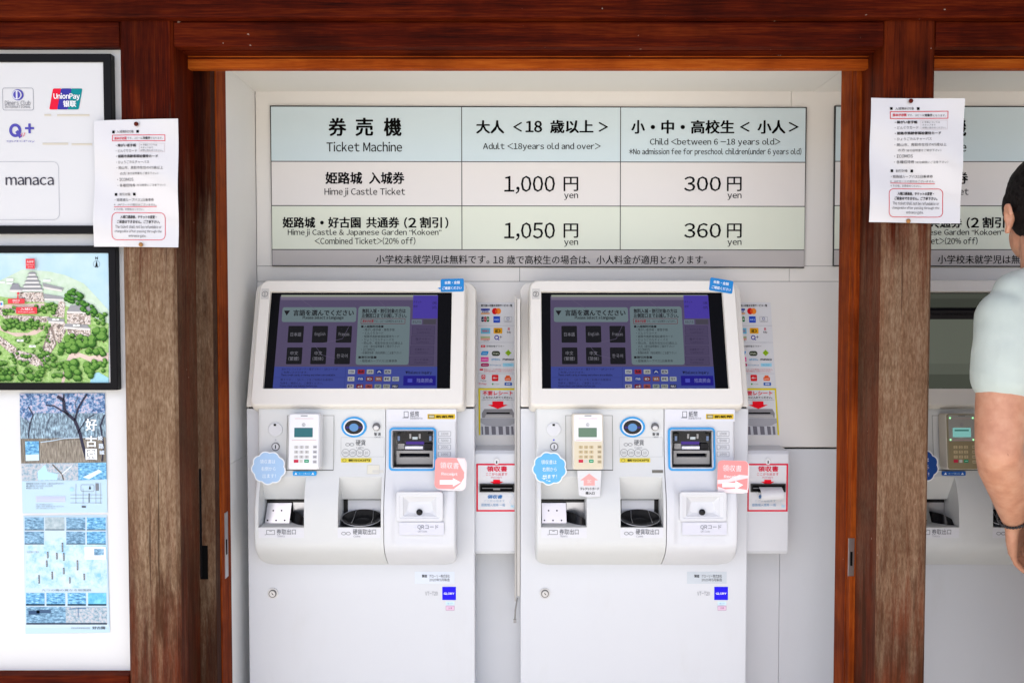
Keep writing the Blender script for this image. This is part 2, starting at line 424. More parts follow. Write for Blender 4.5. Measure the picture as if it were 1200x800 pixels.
HZ0 = PZ(80.5, 2.09); HZ1 = ZL0
def door_frame(xa, xb, label, left=True, right=True):
    t_ = thing('door_frame', label, 'frame', ((xa+xb)/2, 2.12, .02), 'frames lining the machine bays'); MB.org = Vector(t_.location)
    mb = MB(); mb.box(xa, xb, 2.09, 2.112, HZ0, HZ1+.03, WO); mb.box(xa, xb, 2.089, 2.0896, HZ1-.004, HZ1, WX)
    mb.build('head_strip', t_, bevel=.0015)
    zt = NZ-.001
    if left:
        mb = MB(); xi = PX(251, 2.13)
        mb.box(xa-.02, xi-.002, 2.128, 2.16, .02, zt, WJ); j = mb.build('jamb', t_, bevel=.002)
        mb = MB(); mb.box(xa-.02, xi, 2.165, 2.24, .02, zt, WOZ); mb.box(xa+.004, xi-.003, 2.16, 2.165, .02, zt, GAP); mb.build('inner_jamb', t_, bevel=.002)
        # lock keeper let into the side of the jamb
        z0, z1 = PZ(676, 2.2), PZ(600, 2.2)
        mb = MB(); mb.box(xi, xi+.0015, 2.188, 2.212, z0, z1, STEEL); mb.box(xi+.0015, xi+.0018, 2.195, 2.205, z0+.06, z0+.10, GAP)
        for q in (.02, .15): mb.disc((xi, z0+q), .001, 2.199, 2.201, GAP, 8)
        mb.build('strike_plate', j)
        mb = MB(); z0, z1 = PZ(680, 2.115), PZ(550, 2.115)
        mb.box(xa+.0005, xa+.006, 2.1265, 2.1278, z0, z1, BLACKP); mb.box(xa+.006, xa+.02, 2.1262, 2.1278, z0, z0+.085, GAP); mb.build('lock_slot', j)
    if right:
        xi = PX(998.6, 2.13)
        mb = MB(); mb.box(xi+.002, xb+.02, 2.128, 2.1525, .02, zt, WOZ); j = mb.build('jamb', t_, bevel=.002)
        mb = MB(); mb.box(xi, xb+.02, 2.153, 2.225, .02, zt, WOZ); mb.build('inner_jamb', t_, bevel=.002)
        z0, z1 = PZ(674, 2.13), PZ(630, 2.13)
        mb = MB(); xm = (xi+xb)/2-.003
        mb.box(xm-.0075, xm+.0075, 2.126, 2.128, z0, z1, STEEL); mb.box(xm-.003, xm+.003, 2.1255, 2.126, z0+.026, z0+.062, GAP)
        mb.build('strike_plate', j, bevel=.0004)
    MB.org = Vector((0, 0, 0)); return t_
door_frame(LX1+.001, RX0-.001, 'wooden frame with orange lit inner edges round the bay of the two ticket machines')
door_frame(RX1+.001, 2.78, 'thin lit-orange wooden head strip above the bay where the person stands', False, False)

# poster wall
mb = MB(); zr = PZ(788, 2.015)
mb.box(-3.1, LX0-.001, 2.03, 2.1, zr, ZL0-.0005, PLASTER)
tag(mb.build('plaster_wall', org=(-2, 2.06, zr)), 'white plaster wall with framed boards and garden posters on it', 'wall')
mb = MB(); mb.box(-3.1, LX0-.001, 2.0, 2.09, zr-.10, zr-.001, WX)
tag(mb.build('sill_rail', org=(-2, 2.05, zr-.1), bevel=.004), 'dark wooden rail along the foot of the white poster wall', 'rail')
mb = MB()
for k in range(15): mb.box(-3.1+k*.146, -3.1+k*.146+.143, 2.03, 2.07, .02, zr-.101, WX)
tag(mb.build('board_skirting', org=(-2, 2.05, .02), bevel=.003), 'vertical wooden boards below the rail of the poster wall', 'boarding')

# alcove behind the posts: back wall, ceiling, left side wall
al = thing('alcove', 'cream panelled recess behind the posts that holds the ticket machines', 'alcove', (.4, 2.5, .02)); MB.org = Vector(al.location)
mb = MB(); J = .0012
def panels(mb, y, y1, xs, z0, z1, mat):
    for a, b_ in zip(xs, xs[1:]): mb.box(a+J/2, b_-J/2, y, y1, z0, z1, mat)
zs1, zs2 = PZ(330, NY), PZ(312, NY)
xs = [NX0, PX(609, NY), PX(924, NY), PX(1250, NY), PX(1500, NY), NX1+.1]
xu = [NX0, PX(924, NY), PX(1250, NY), NX1+.1]
mb.box(NX0, NX1+.1, NY+.004, NY+.05, 0, NZ+.1, GAP)
panels(mb, NY, NY+.0038, xu, zs2+J, NZ, NICHE); panels(mb, NY, NY+.0038, xs, zs1+J, zs2, NICHE)
mb.build('back_wall', al)
mb = MB()                                  # ceiling boards, joints run front to back
mb.box(-1, NX1+.1, 2.115, NY+.05, NZ+.004, NZ+.03, GAP)
panels(mb, 2.115, NY, [-1, PX(299, NY), PX(953, NY, 107), PX(1560, NY), NX1+.1], NZ, NZ+.0038, CEIL); mb.build('ceiling_boards', al)
mb = MB(); zs = PZ(528, 2.46)
mb.box(NX0-.06, NX0-.001, 2.245, NY, .02, zs-J, SIDEP); mb.box(NX0-.06, NX0-.001, 2.245, NY, zs, NZ, SIDEP); mb.build('side_wall', al)
mb = MB(); mb.box(NX1, NX1+.06, 2.12, NY, .02, NZ, SIDEP); mb.build('side_wall', al)
# counter: a sloping upper face and an upright lower face between the machines
yc = 2.40; zc = PZ(523, yc)
SLOPE = (Vector((0, NY-.001, zs1)), Vector((0, yc, zc)))
mb = MB()
for a, b_ in zip(xu[:1]+xu[2:], xu[2:]):
    a += J/2; b_ -= J/2
    mb.prism([(a, NY, zs1), (a, yc, zc), (a, yc+.01, zc-.004), (a, NY+.003, zc-.004)], (b_-a, 0, 0), NICHE)
mb.build('sloped_panel', al)
mb = MB(); mb.box(NX0, NX1, yc+.012, yc+.05, .02, zc-.0045, GAP)
panels(mb, yc+.004, yc+.03, [NX0, PX(917, yc), PX(1250, yc), NX1], .02, zc-.008, BASEW); mb.box(PX(551, 2.3), PX(557.6, 2.33), 2.3965, 2.4035, PZ(651, 2.33), zc-.009, GAP); mb.build('lower_panel', al)
MB.org = Vector((0, 0, 0))

# building above: plaster band, soffit and roof with rafters
rf = thing('eaves_roof', 'dark wooden eaves and roof reaching out over the ticket office front', 'roof', (0, 1.2, ZB+.22)); MB.org = Vector(rf.location)
z0 = ZB+.221
mb = MB(); mb.box(-3.2, 2.9, 2.02, 2.12, z0, 2.75, PLASTER); mb.build('upper_wall', rf)
mb = MB(); mb.prism([(-4, .85, 2.72), (-4, 3.6, 3.4), (-4, 3.6, 3.5), (-4, .85, 2.82)], (8, 0, 0), WX); mb.build('roof_boards', rf)
for k in range(17):
    mb = MB(); x = -3.8+k*.46; mb.prism([(x, .8, 2.61), (x, 2.6, 3.055), (x, 2.6, 3.14), (x, .8, 2.7)], (.07, 0, 0), WX); mb.build('rafter', rf)
mb = MB(); mb.box(-4, 4, 3.0, 3.1, .02, 3.25, PLASTER); mb.box(-3.2, -3.1, 2.03, 3.0, .02, 3.0, PLASTER); mb.box(2.81, 2.9, 2.03, 3.0, .02, 3.0, PLASTER); mb.build('rear_wall', rf)
mb = MB()
for k in range(9): mb.box(1.95, 1.98, .85+k*.125, .85+k*.125+.123, .02, 2.72, WZ)
mb.build('added_shade_boards', rf)  # unseen board wing, added to keep light off the right bay
MB.org = Vector((0, 0, 0))
# ------------------------------------------------------------------ ticket machines (laid out on the second one)
MX = (610+876)/2; M2X = PX(743, 2.30); DX1 = -PX(743, 2.30)+PX(421, 2.30); DX3 = PX(1167, 2.30)-M2X
PR = [(478, 2.264), (496, 2.264), (520, 2.262), (540, 2.256), (558, 2.245), (580, 2.227), (600, 2.219), (632, 2.2185), (640, 2.222), (648, 2.236), (656, 2.268), (661, 2.299)]
PZY = [(PZ(p, y), y) for p, y in PR]
def prof(z):
    if z >= PZY[0][0]: return PZY[0][1]
    for i in range(len(PZY)-1):
        (za, ya), (zb, yb) = PZY[i], PZY[i+1]
        if za >= z >= zb:
            k = (za-z)/(za-zb); k0 = k
            m0 = (yb-PZY[i-1][1])/(PZY[i-1][0]-zb)*(za-zb) if i else 0
            m1 = (PZY[i+2][1]-ya)/(za-PZY[i+2][0])*(za-zb) if i+2 < len(PZY) else (yb-ya)
            return (2*k**3-3*k*k+1)*ya+(k**3-2*k*k+k)*m0+(-2*k**3+3*k*k)*yb+(k**3-k*k)*m1
    return 2.2995
# tilted display: bottom edge nearest
B0 = Vector((0, 2.244, PZ(475, 2.244))); T0 = Vector((0, 2.350, PZ(328, 2.350)))
UPT = (T0-B0).normalized(); NT = Vector((1, 0, 0)).cross(UPT)          # towards the viewer
if NT.y > 0: NT = -NT

def outlet(name, px0, px1, parent, kind):
    """recessed tray: sloped hood, side walls, floor, and the steel inside"""
    Ym = 2.228; x0, x1 = PX(px0, Ym, 588), PX(px1, Ym, 588)
    zt, zb = PZ(558.5, prof(PZ(558, 2.245))), PZ(617.5, 2.2185); yt, yb = prof(zt), prof(zb)
    zh = PZ(584.5, 2.282); yh, yk = 2.282, 2.2965
    mb = MB()
    mb.add([(x0, yt, zt), (x1, yt, zt), (x1, yh, zh), (x0, yh, zh)], [(0, 1, 2, 3)], PANELW)
    mb.add([(x0, yh, zh), (x1, yh, zh), (x1, yk, zh-.006), (x0, yk, zh-.006)], [(0, 1, 2, 3)], BLACKP)
    zf = zb-.001
    n = 8; side = [(prof(zb+(zt-zb)*k/n), zb+(zt-zb)*k/n) for k in range(n+1)]+[(yh, zh), (yk, zh-.006), (yk, zf)]
    for x in (x0, x1): mb.add([(x, y, z) for y, z in side], [list(range(len(side)))], PANELW)
    mb.add([(x0, yb, zf), (x1, yb, zf), (x1, yk, zf), (x0, yk, zf)], [(0, 1, 2, 3)], STEEL if kind else PANELW)
    mb.add([(x0, yk, zf), (x1, yk, zf), (x1, yk, zh), (x0, yk, zh)], [(0, 1, 2, 3)], BLACKP)
    o = mb.build(name, parent)
    W = x1-x0
    mb = MB()
    if kind == 0:                           # ticket slot: leaning steel plate with screw holes, dark curved flap at the right
        a, b_ = x0+.004, x0+W*.58; za, zb2 = zf+.001, zh-.012; y0, y1 = 2.262, 2.290
        mb.add([(a, y0, za), (b_, y0, za), (b_, y1, zb2), (a, y1, zb2)], [(0, 1, 2, 3)], STEEL)
        for u, v in ((.28, .62), (.62, .62), (.1, .14), (.45, .14), (.8, .14)):
            c = Vector((a+(b_-a)*u, y0+(y1-y0)*v-.001, za+(zb2-za)*v)); mb.disc((c.x, c.z), .0022, c.y, c.y+.001, GAP, 10)
        mb.build('steel_plate', o)
        mb = MB(); loops = []
        for k in range(9):
            q = k/8; loops.append([(b_+.002+(x1-b_-.003)*q, 2.288-.035*math.sin(q*1.6), za+.026+.006*math.sin(q*3)-.014*q), (b_+.002+(x1-b_-.003)*q, 2.275-.035*math.sin(q*1.6), za)])
        mb.rings(loops, BLACKP, False, True)
        mb.add([(b_+.002, 2.2955, za), (x1-.001, 2.2955, za), (x1-.001, 2.2955, zb2), (b_+.002, 2.2955, zb2)], [(0, 1, 2, 3)], STEEL)
        mb.build('flap', o)
    else:                                   # coin cup: bright back, dark bowl with two ribs
        mb.add([(x0+.012, 2.2955, zf), (x1-.012, 2.2955, zf), (x1-.012, 2.2955, zh-.004), (x0+.012, 2.2955, zh-.004)], [(0, 1, 2, 3)], PAPER)
        mb.build('cup_back', o)
        mb = MB(); mx = (x0+x1)/2
        def el_(k, dz=0): return [(mx+(W/2-.0025)*k*math.cos(2*math.pi*i/28), 2.258+.036*k*math.sin(2*math.pi*i/28), zf+.0175+.0145*k*math.sin(2*math.pi*i/28)+dz) for i in range(28)]
        mb.rings([el_(1), el_(.96, -.001), el_(.8, -.006), el_(.4, -.010)], BLACKP, True, True); mb.add(el_(.4, -.010), [list(range(28))], BLACKP)
        mb.rings([el_(1), [(p[0], p[1], zf+.0006) for p in el_(1)]], BLACKP)
        for u in (-.2, .26): mb.tube([(mx+W*u, 2.232, zf+.010), (mx+W*u, 2.262, zf+.015), (mx+W*u*.9, 2.284, zf+.029)], .0007, STEEL, 6)
        mb.tube(el_(1.0)+el_(1.0)[:1], .0011, STEEL, 6)
        mb.build('coin_bowl', o)
    return o

def hfield(name, xl, xr, holes, parent, mat, radl=0, radr=0, ridge=None, lift=0):
    """moulded front panel: one surface with rounded edges, its openings left out"""
    zt, zb = PZY[0][0], PZY[-1][0]
    zs = set([zt-(zt-zb)*k/64 for k in range(65)]); E = .007
    us = set([xl+(xr-xl)*k/24 for k in range(25)]+[xl+E*k for k in (.15, .4, .7, 1)]+[xr-E*k for k in (.15, .4, .7, 1)])
    for a, b_, c, d in holes: us |= {a, b_}; zs |= {c, d}
    def uniq(s_, keep):
        out = []
        for q in sorted(s_):
            if out and q-out[-1] < .0012:
                if q in keep: out[-1] = q
                continue
            out.append(q)
        return out
    us = uniq(us, {h for H in holes for h in H[:2]}); zs = uniq(zs, {h for H in holes for h in H[2:]})
    def corner(z, r):
        d = z-zb
        return 0 if not r or d >= r else r-math.sqrt(max(0, r*r-(r-d)**2))
    mb = MB(); vs = []; idx = {}
    for i, u in enumerate(us):
        for j, z in enumerate(zs):
            L, R = xl+corner(z, radl), xr-corner(z, radr)
            x = L+(u-xl)/(xr-xl)*(R-L) if (radl or radr) and z-zb < max(radl, radr) else u
            y = prof(z)-lift
            e = min(u-xl if radl else 1, xr-u if radr else 1, zt-z+.002)
            if e < E: q = 1-e/E; y += .010*(1-math.sqrt(max(0, 1-q*q)))
            if ridge: y += ridge(u, z)
            idx[i, j] = len(vs); vs.append((x, min(y, 2.2992), z))
    fs = []
    for i in range(len(us)-1):
        for j in range(len(zs)-1):
            cx, cz = (us[i]+us[i+1])/2, (zs[j]+zs[j+1])/2
            if any(a < cx < b_ and c < cz < d for a, b_, c, d in holes): continue
            fs.append((idx[i, j], idx[i+1, j], idx[i+1, j+1], idx[i, j+1]))
    mb.add(vs, fs, mat, True)
    # skirt back to the cabinet
    for i_, u in ((0, us[0]), (len(us)-1, us[-1])):
        lp = [vs[idx[i_, j]] for j in range(len(zs))]; n = len(lp)
        mb.add(lp+[(p[0], 2.2996, p[2]) for p in lp], [(k, k+1, n+k+1, n+k) for k in range(n-1)], mat)
    lp = [vs[idx[i, len(zs)-1]] for i in range(len(us))]; n = len(lp)
    mb.add(lp+[(p[0], 2.2996, p[2]) for p in lp], [(k, k+1, n+k+1, n+k) for k in range(n-1)], mat)
    return mb.build(name, parent, fix=False)

def screen_print(parent, busy):
    O = T0*.5+B0*.5-NT*.0085
    s = Sheet(O, NT, (1, 0, 0), lit=1.0)
    mb = MB(); s.plate(mb, [(634.6, 340.5), (846.8, 340.5), (855.6, 455.6), (634.6, 455.6)], -.004, 0, simple('screen_glass', (.003, .003, .004), .15, spec=.03) if 'screen_glass' not in MATS else MATS['screen_glass'])
    disp = mb.build('screen', parent)
    if busy:
        s.lit = .28
        s.poly([(640, 344), (842, 344), (852, 455), (640, 455)], '#7d8374', 1)
        s.rect(640, 350, 846, 361, '#6d7265', 2); s.rect(640, 360, 847, 364, '#0c0b0c', 2)
        s.rect(640, 364, 847, 374, '#34302f', 2); s.tl('通信中です。Now communication is in progress, please wait', 642, 368, 150, 5, '#0b0b0b', True)
        s.rect(640, 374, 849, 438, '#a2a897', 2); s.rect(640, 426, 851, 438, '#979d8d', 3)
        s.build('display_image', disp); return
    s.lit = .54
    s.poly([(645, 347), (829.5, 347), (838.2, 455.4), (645.7, 455.4)], '#675b80', 1)
    s.rect(646, 345.6, 829, 348, '#b6bcae', 2); s.rect(646, 348, 829.5, 351.5, '#8d829c', 2)  # pale strips: reflection along the top of the glass, drawn into the image
    box = '#82969c'
    s.rect(649, 360, 736, 377.3, box, 2, 2.5); s.poly([(651, 364), (658, 364), (654.5, 369.8)], '#0d0b10', 4)
    s.tl('言語を選んでください', 662, 366.6, 71, 7, '#0d0b10', True); s.tl('Please select a language', 673.5, 372.6, 48, 4.6, '#0d0b10', True)
    for i, x in enumerate((658, 686.3, 714.4)):
        for j, y in enumerate((381.8, 407)):
            s.rect(x+j*.5, y, x+18.2+j*.5, y+19.6, '#0a090b', 2, 1)
            lab = [['日本語', 'English', 'Français'], ['中文\n(繁體)', '中文\n(简体)', '한국어']][j][i]
            for k, q in enumerate(lab.split('\n')):
                s.text(q, x+9.3, y+10+(k-.5)*6.4*(lab.count('\n')), 12.5 if len(q) > 2 else 9, 4.6 if q not in ('English', 'Français') else 5, '#9a98a4')
    s.rect(739, 358.8, 800.5, 427, box, 2, 3)
    d = '#121018'
    s.tl('無料入城・割引対象の方は', 742.5, 364.4, 51, 5.2, d, True); s.tl('左側窓口までお越し下さい。', 742.5, 369.8, 52.5, 5.2, d, True)
    s.frame(742, 373, 794, 379.6, .5, '#7c2034', 3, .8); s.tl('原本が必要', 744, 376.3, 13, 3.6, '#a01c2c', True); s.tl('です。コピーは対象外となります。', 757.5, 376.4, 34, 3, d)
    for y, x, q, wd in ((382.6, 743, '■入城無料対象■', 26), (386.4, 745.5, '・障がい者手帳・療育手帳', 37), (390.3, 745.5, '・どんぐりカード', 24), (394.2, 745.5, '・姫路市高齢者福祉優待カード', 43),
                        (398.1, 745.5, '・ひょうごカルチャーパス', 37), (402, 745.5, '・岡山市、鳥取市在住の65歳以上', 48), (405.8, 748, 'の方（身分証明書をご提示下さい）', 42), (409.6, 745.5, '・ICOMOS', 16),
                        (413.4, 745.5, '・各種招待券（有効期限にご注意下さい）', 47), (418.6, 743, '■割引対象■', 21), (422.8, 745.5, '・姫路城ループバス1日乗車券', 43)):
        s.tl(q, x, y, wd, 3.1, d, q[0] == '■')
    s.rect(801.5, 346.2, 830.6, 373, '#5846c4', 3); s.tl('チケット', 802, 354, 9, 3, '#1a1440'); s.tl('合計', 802, 359, 5, 3, '#1a1440'); s.tl('0枚', 824, 355, 5, 3.4, '#1a1440'); s.tl('0円', 824, 360.6, 5, 3.4, '#1a1440')
    s.rect(801.5, 374.5, 813.5, 380, '#8290a0', 3); s.rect(815, 374.5, 830, 380, '#55505e', 3); s.tl('支払方法', 802.5, 377.2, 10, 3.2, d)
    for y in (382, 393.4, 405.4, 417.4):
        s.rect(803, y, 829.5+(y-382)*.05, y+10.3, '#5d5177', 2); s.frame(803, y, 829.5+(y-382)*.05, y+10.3, .4, '#40375c', 3); s.text(['クレジットカード', '電子マネー', '交通系カード', 'コード決済'][int((y-380)//11.5)], 816.5, y+4, 17, 2.6, '#332b4b'); s.text('Cashless', 816.5, y+7.4, 15, 2, '#332b4b')
    s.poly([(645.6, 429.6), (836.2, 429.6), (838.2, 455.4), (645.7, 455.4)], '#4a58b4', 2)
    s.line([(646, 442.2), (729, 442.2)], .5, '#3a479c', 3); s.line([(729.4, 430), (729.4, 455)], .5, '#3a479c', 3)
    e = '#141a4c'
    for y, q, wd in ((432.6, '次のクレジットカード・電子マネー・QRコードが', 66), (436.2, 'ご利用いただけます。', 31), (439.6, 'These credit cards, e-money and others are available.', 64), (445, '電子マネー・QRコードをご利用のお客様は', 62), (448.8, '残高をご確認の上、ご使用ください。', 50), (452.4, 'Please check your balance before use.', 44)):
        s.tl(q, 654, y, wd, 3, e, y in (439.6, 452.4))
    cols = [['#c8ccd8', '#b01c20', '#c9c9c2', '#1d3aa0', '#b7bcc4'], ['#d8d6d4', '#2a46b0', '#8a3018', '#9c5a30', '#c8cccc', '#b9c0c6'], ['#d0c8c8', '#8c1620', '#c05c50', '#a8b4ac', '#b4b8b0', '#26305c']]
    txt = [['VISA', 'M', 'JCB', 'A', 'D'], ['IC', 'na', 'iD', 'WA', 'R', 'Q+'], ['P', 'd', 'au', 'SP', 'PAY', 'NU']]
    for j, y in enumerate((435.5, 443.9, 452.6)):
        for i, x in enumerate((736.5, 747.6, 758.2, 768.8, 778.8, 788.8)[:len(cols[j])]):
            hh = 2.6 if j < 2 else 2.4
            s.rect(x-4, y-hh, x+4, y+hh, cols[j][i], 3, .6); s.text(txt[j][i], x, y, 5.4, 2.6, '#201c40' if cols[j][i][1] in 'abcd' else '#d8d8e0', True)
    s.tl('▼Balance inquiry', 799.5, 436.8, 31, 4.4, e, True)
    s.rect(798, 440.2, 836, 451.6, '#1c12a0', 3); s.rect(803, 443.6, 808.5, 448, '#5a60e0', 4); s.text('残高照会', 823, 445.8, 19, 5, '#9da2ea')
    # fine scratches in the touch glass
    for p in ([(700, 402), (722, 397), (730, 380)], [(668, 350), (690, 364)], [(760, 352), (772, 362), (778, 376)], [(690, 404), (700, 416), (716, 420)]): s.line(p, .35, '#7d7292', 3)
    s.build('display_image', disp)

def ticket_machine(n, label):
    dx = {1: DX1, 2: 0, 3: DX3}[n]
    t_ = thing('ticket_machine', label, 'ticket machine', (M2X+dx, 2.30, .02), 'ticket machines in the recess'); MB.org = Vector((M2X, 2.30, .02))
    x0, x1 = PX(610, 2.30, 600), PX(876, 2.30, 600); zt = PZ(478.6, 2.30)
    mb = MB(); mb.box(x0, x1, 2.30, 2.395, .02, zt, BASEW); body = mb.build('cabinet', t_, bevel=.0025)
    mb = MB(); mb.box(x0+.004, x1-.004, 2.306, 2.39, zt, zt+.012, GAP); mb.build('shadow_gap', body)
    # display housing: sloped box with rounded upper corners
    off = -.047
    H = Sheet(T0*.5+B0*.5+NT*off, NT, (1, 0, 0))
    hb, ht = zt+.005, PZ(331, 2.42)
    W2 = (x1-x0)/2; cx = (x0+x1)/2; r = .03
    L = (Vector((0, 0, ht))-Vector((0, 0, hb))).length/UPT.z
    b0 = (Vector((0, 2.296, hb)))
    out = [(-W2, 0), (W2, 0)]+[(W2-r+r*math.cos(a), L-r+r*math.sin(a)) for a in [math.pi/2*k/6 for k in range(7)]]+[(-W2+r-r*math.sin(a), L-r+r*math.cos(a)) for a in [math.pi/2*k/6 for k in range(7)]]
    mb = MB(); pts = [Vector((cx+a, b0.y+UPT.y*b_, b0.z+UPT.z*b_)) for a, b_ in out]
    back = [Vector((p.x, max(2.394, p.y+.04), p.z)) for p in pts]
    mb.rings([pts, back], CREAM); mb.add(pts, [list(range(len(pts)))], CREAM)
    house = mb.build('display_housing', t_, bevel=.003)
    # bezel: raised frame with the screen opening, wedge sides running back to the housing
    S2 = Sheet(T0*.5+B0*.5, NT, (1, 0, 0))
    wx0, wx1 = PX(621.3, 2.3, 400), PX(866.5, 2.3, 400); Lb = (T0-B0).length
    def q(a, b_, d): return Vector((a, 0, 0))+B0+UPT*b_+NT*d
    def loop(x0_, x1_, b0_, b1_, rb, rt, d):
        L_ = []
        for cx_, cb, r_, a0 in ((x1_-rb, b0_+rb, rb, -90), (x1_-rt, b1_-rt, rt, 0), (x0_+rt, b1_-rt, rt, 90), (x0_+rb, b0_+rb, rb, 180)):
            for k in range(6):
                a = math.radians(a0+18*k); L_.append(q(cx_+r_*math.cos(a), cb+r_*math.sin(a), d))
        return L_
    sa = S2.hit(635, 455.2); sb = S2.hit(855, 455.2); sc = S2.hit(635, 341.2)
    base = (B0-S2.O).dot(S2.V)
    ix0, ix1 = sa[0], PX(855, 2.2575, 455); ib0, ib1 = sa[1]-base, sc[1]-base
    lp = [loop(wx0-.004, wx1+.004, -.006, Lb+.004, .012, .024, -.052), loop(wx0-.002, wx1+.002, -.003, Lb+.002, .013, .024, -.012),
          loop(wx0, wx1, 0, Lb, .014, .024, -.004), loop(wx0+.004, wx1-.004, .004, Lb-.004, .012, .021, 0),
          loop(ix0, ix1, ib0, ib1, .0015, .0015, 0), loop(ix0+.002, ix1-.002, ib0+.002, ib1-.002, .001, .001, -.0135)]
    mb = MB(); mb.rings(lp[:2], CREAM); mb.rings(lp[1:4], CREAM, sm=True); mb.rings(lp[3:5], CREAM); mb.rings(lp[4:], CREAM); bez = mb.build('screen_bezel', t_)
    screen_print(t_, n == 3)
    # number plate and small marks on the bezel
    s = Sheet(S2.O+NT*.0002, NT)
    s.rect(623.5, 338.2, 632.5, 350.5, '#cfccc6', 1); s.ring(628, 344.6, 3.6, 3.3, .45, '#2a2a2a', 2); s.text(str(n), 628, 344.6, 2 if n == 1 else 2.8, 4, '#222', False)
    s.build('number_sticker', bez)
    # front panels
    Yc = lambda px, py: PX(px, prof(PZ(py, 2.24)), py)
    xl, xm, xr = PX(627.5, 2.265, 500), PX(778.5, 2.262, 500), PX(861.8, 2.255, 560)
    zo0, zo1 = PZ(617.5, 2.2185), PZ(558.5, prof(PZ(558, 2.245)))
    h1 = (PX(634, 2.228, 588), PX(687.3, 2.228, 588), zo0, zo1); h2 = (PX(726.8, 2.228, 588), PX(777, 2.228, 588), zo0, zo1)
    left = hfield('front_panel', xl, xm-.0005, [h1, h2], t_, PANELW, radl=.032)
    hb_ = (PX(787, 2.262, 526), PX(834.6, 2.262, 526), PZ(547.6, 2.256), PZ(504.4, 2.263))
    def ridge(x, z):
        k = min(1, max(0, (PZ(546, 2.25)-z)/.03)); k *= min(1, max(0, (z-PZ(652, 2.24))/.02))
        dm = min(abs(x-xm), abs(xr-x)); e = min(1, max(0, (dm-.020)/.008)); e = e*e*(3-2*e)
        k2 = min(1, max(0, (PZ(560, 2.24)-z)/.03))*min(1, max(0, (z-PZ(640, 2.22))/.02))
        return .008*e*k2*.6
    right = hfield('banknote_panel', xm+.0005, xr, [hb_], t_, PANELB, radr=.032, ridge=ridge, lift=.0012)
    outlet('ticket_outlet', 634, 687.3, left, 0); outlet('coin_outlet', 726.8, 777, left, 1)
    # printed plates and labels
    K = '#55565a'; wp = '#dadadd'; LS = lambda: Sheet((0, 0, 0), prof=prof)
    s = LS(); s.rect(634.5, 618.6, 687.5, 630, wp, 1)
    s.frame(643.5, 620.5, 653.5, 626, .5, K, 2, .6); s.line([(647, 622), (650, 622)], .5, K, 2); s.line([(643.5, 626), (641.5, 626)], .5, K, 2)
    s.tl('券取出口', 655.5, 622.6, 22.5, 6.4, K); s.tl('Tickets', 656, 627.6, 9, 2.4, '#8a8b90'); s.build('outlet_label', left)
    s = LS(); s.rect(727, 618.6, 777.2, 630, wp, 1)
    for q in (734, 739.5): s.ring(q, 624.6, 2.7, 1.9, .5, K, 2)
    s.tl('硬貨取出口', 745, 622.6, 27, 6.6, K); s.tl('Coins', 745.5, 627.8, 8, 2.4, '#8a8b90'); s.build('outlet_label', left); s = LS()
    s.frame(725.6, 512, 776.4, 535, .35, '#b3b4b4', 1, .5)
    s.tl('硬貨', 743, 518.3, 11.5, 6.8, K); s.tl('Coins', 743.5, 524, 9, 2.6, '#8a8b90')
    for q in (733.5, 738.5): s.ring(q, 520.6, 2.6, 1.8, .45, K, 2)
    for x, q in ((731.2, '500'), (739.6, '100'), (747.8, '50'), (755.6, '10')): s.ring(x, 530.2, 4.5, 4.5, .45, '#77787c', 2); s.text(q, x, 530.2, 5.4 if len(q) > 2 else 4, 3, '#77787c')
    s.rect(726.2, 536.4, 762, 541.6, '#dccb4e', 2, .8); s.ring(730.3, 539, 2.2, 2.2, .4, '#5a5432', 3); s.text('新500円', 747.5, 539, 25, 2.9, '#3c3820', True)
    s.text('取 消', 768.3, 508.4, 7.6, 3.4, '#3a3a3e', True); s.text('Cancel', 768.3, 511.6, 7, 2, '#8a8b90')
    s.rect(764, 550.3, 777, 553.8, '#77746c' if n == 2 else '#d4d2ca', 2)
    if n == 1: s.rect(757.5, 544.5, 772, 555, '#e0ddce', 1); s.frame(757.5, 544.5, 772, 555, .4, '#c9c6b6', 2)
    s.build('coin_label', left); s = LS()
    s.ell(649, 515.2, 1, 1, '#3b3bd0' if n == 2 else '#bdbdc2', 2, 10)
    s.build('indicator_dot', left); s = LS(); s.frame(662.6, 486.2, 717.8, 550.4, .55, '#8a8984', 1); s.line([(662, 550.5), (718, 550.5)], .8, '#4a4a48', 2); s.build('reader_outline', left)
    s = Sheet((0, 0, 0), prof=lambda z: prof(z)-.0012)
    s.rect(780.5, 479.6, 861, 493.6, '#dcdce2', 1)
    s.frame(799.6, 481.8, 805, 489, .6, '#4a4b50', 2); s.line([(798, 489.2), (805, 489.2)], .6, '#4a4b50', 2)
    s.tl('紙幣', 807, 485, 10.5, 7, '#4a4b50'); s.tl('Banknote', 807, 489.6, 14.5, 2.6, '#77787c')
    s.rect(827.2, 484.8, 859.6, 490.8, '#d9b83c', 2, .5); s.rect(828.5, 485.8, 835.5, 489.8, '#b9b49a', 3); s.frame(828.5, 485.8, 835.5, 489.8, .5, '#3c3820', 4); s.text('新紙幣', 847.5, 487.9, 21, 3.1, '#3c3414', True)
    s.build('banknote_label', right); s = Sheet((0, 0, 0), prof=lambda z: prof(z)-.0012)
    for y, q in ((508, '10000'), (515.8, '5000'), (523.6, '2000'), (531.8, '1000')): s.frame(840, y-3, 854.6, y+3, .45, '#8d8e94', 2, .8); s.text(q, 847.3, y, 8.6, 2.8, '#77787e')
    s.build('denomination_label', right)
    # blue frame and banknote slot
    z5 = PZ(526, 2.257); s = Sheet((0, 2.2553, z5), (0, -1, .10)); mb = MB()
    s.fplate(mb, 783, 500.6, 838, 551.2, 2.2, -.004, .0035, ink('#4aa0dc', .35), 4.5, 3.2)
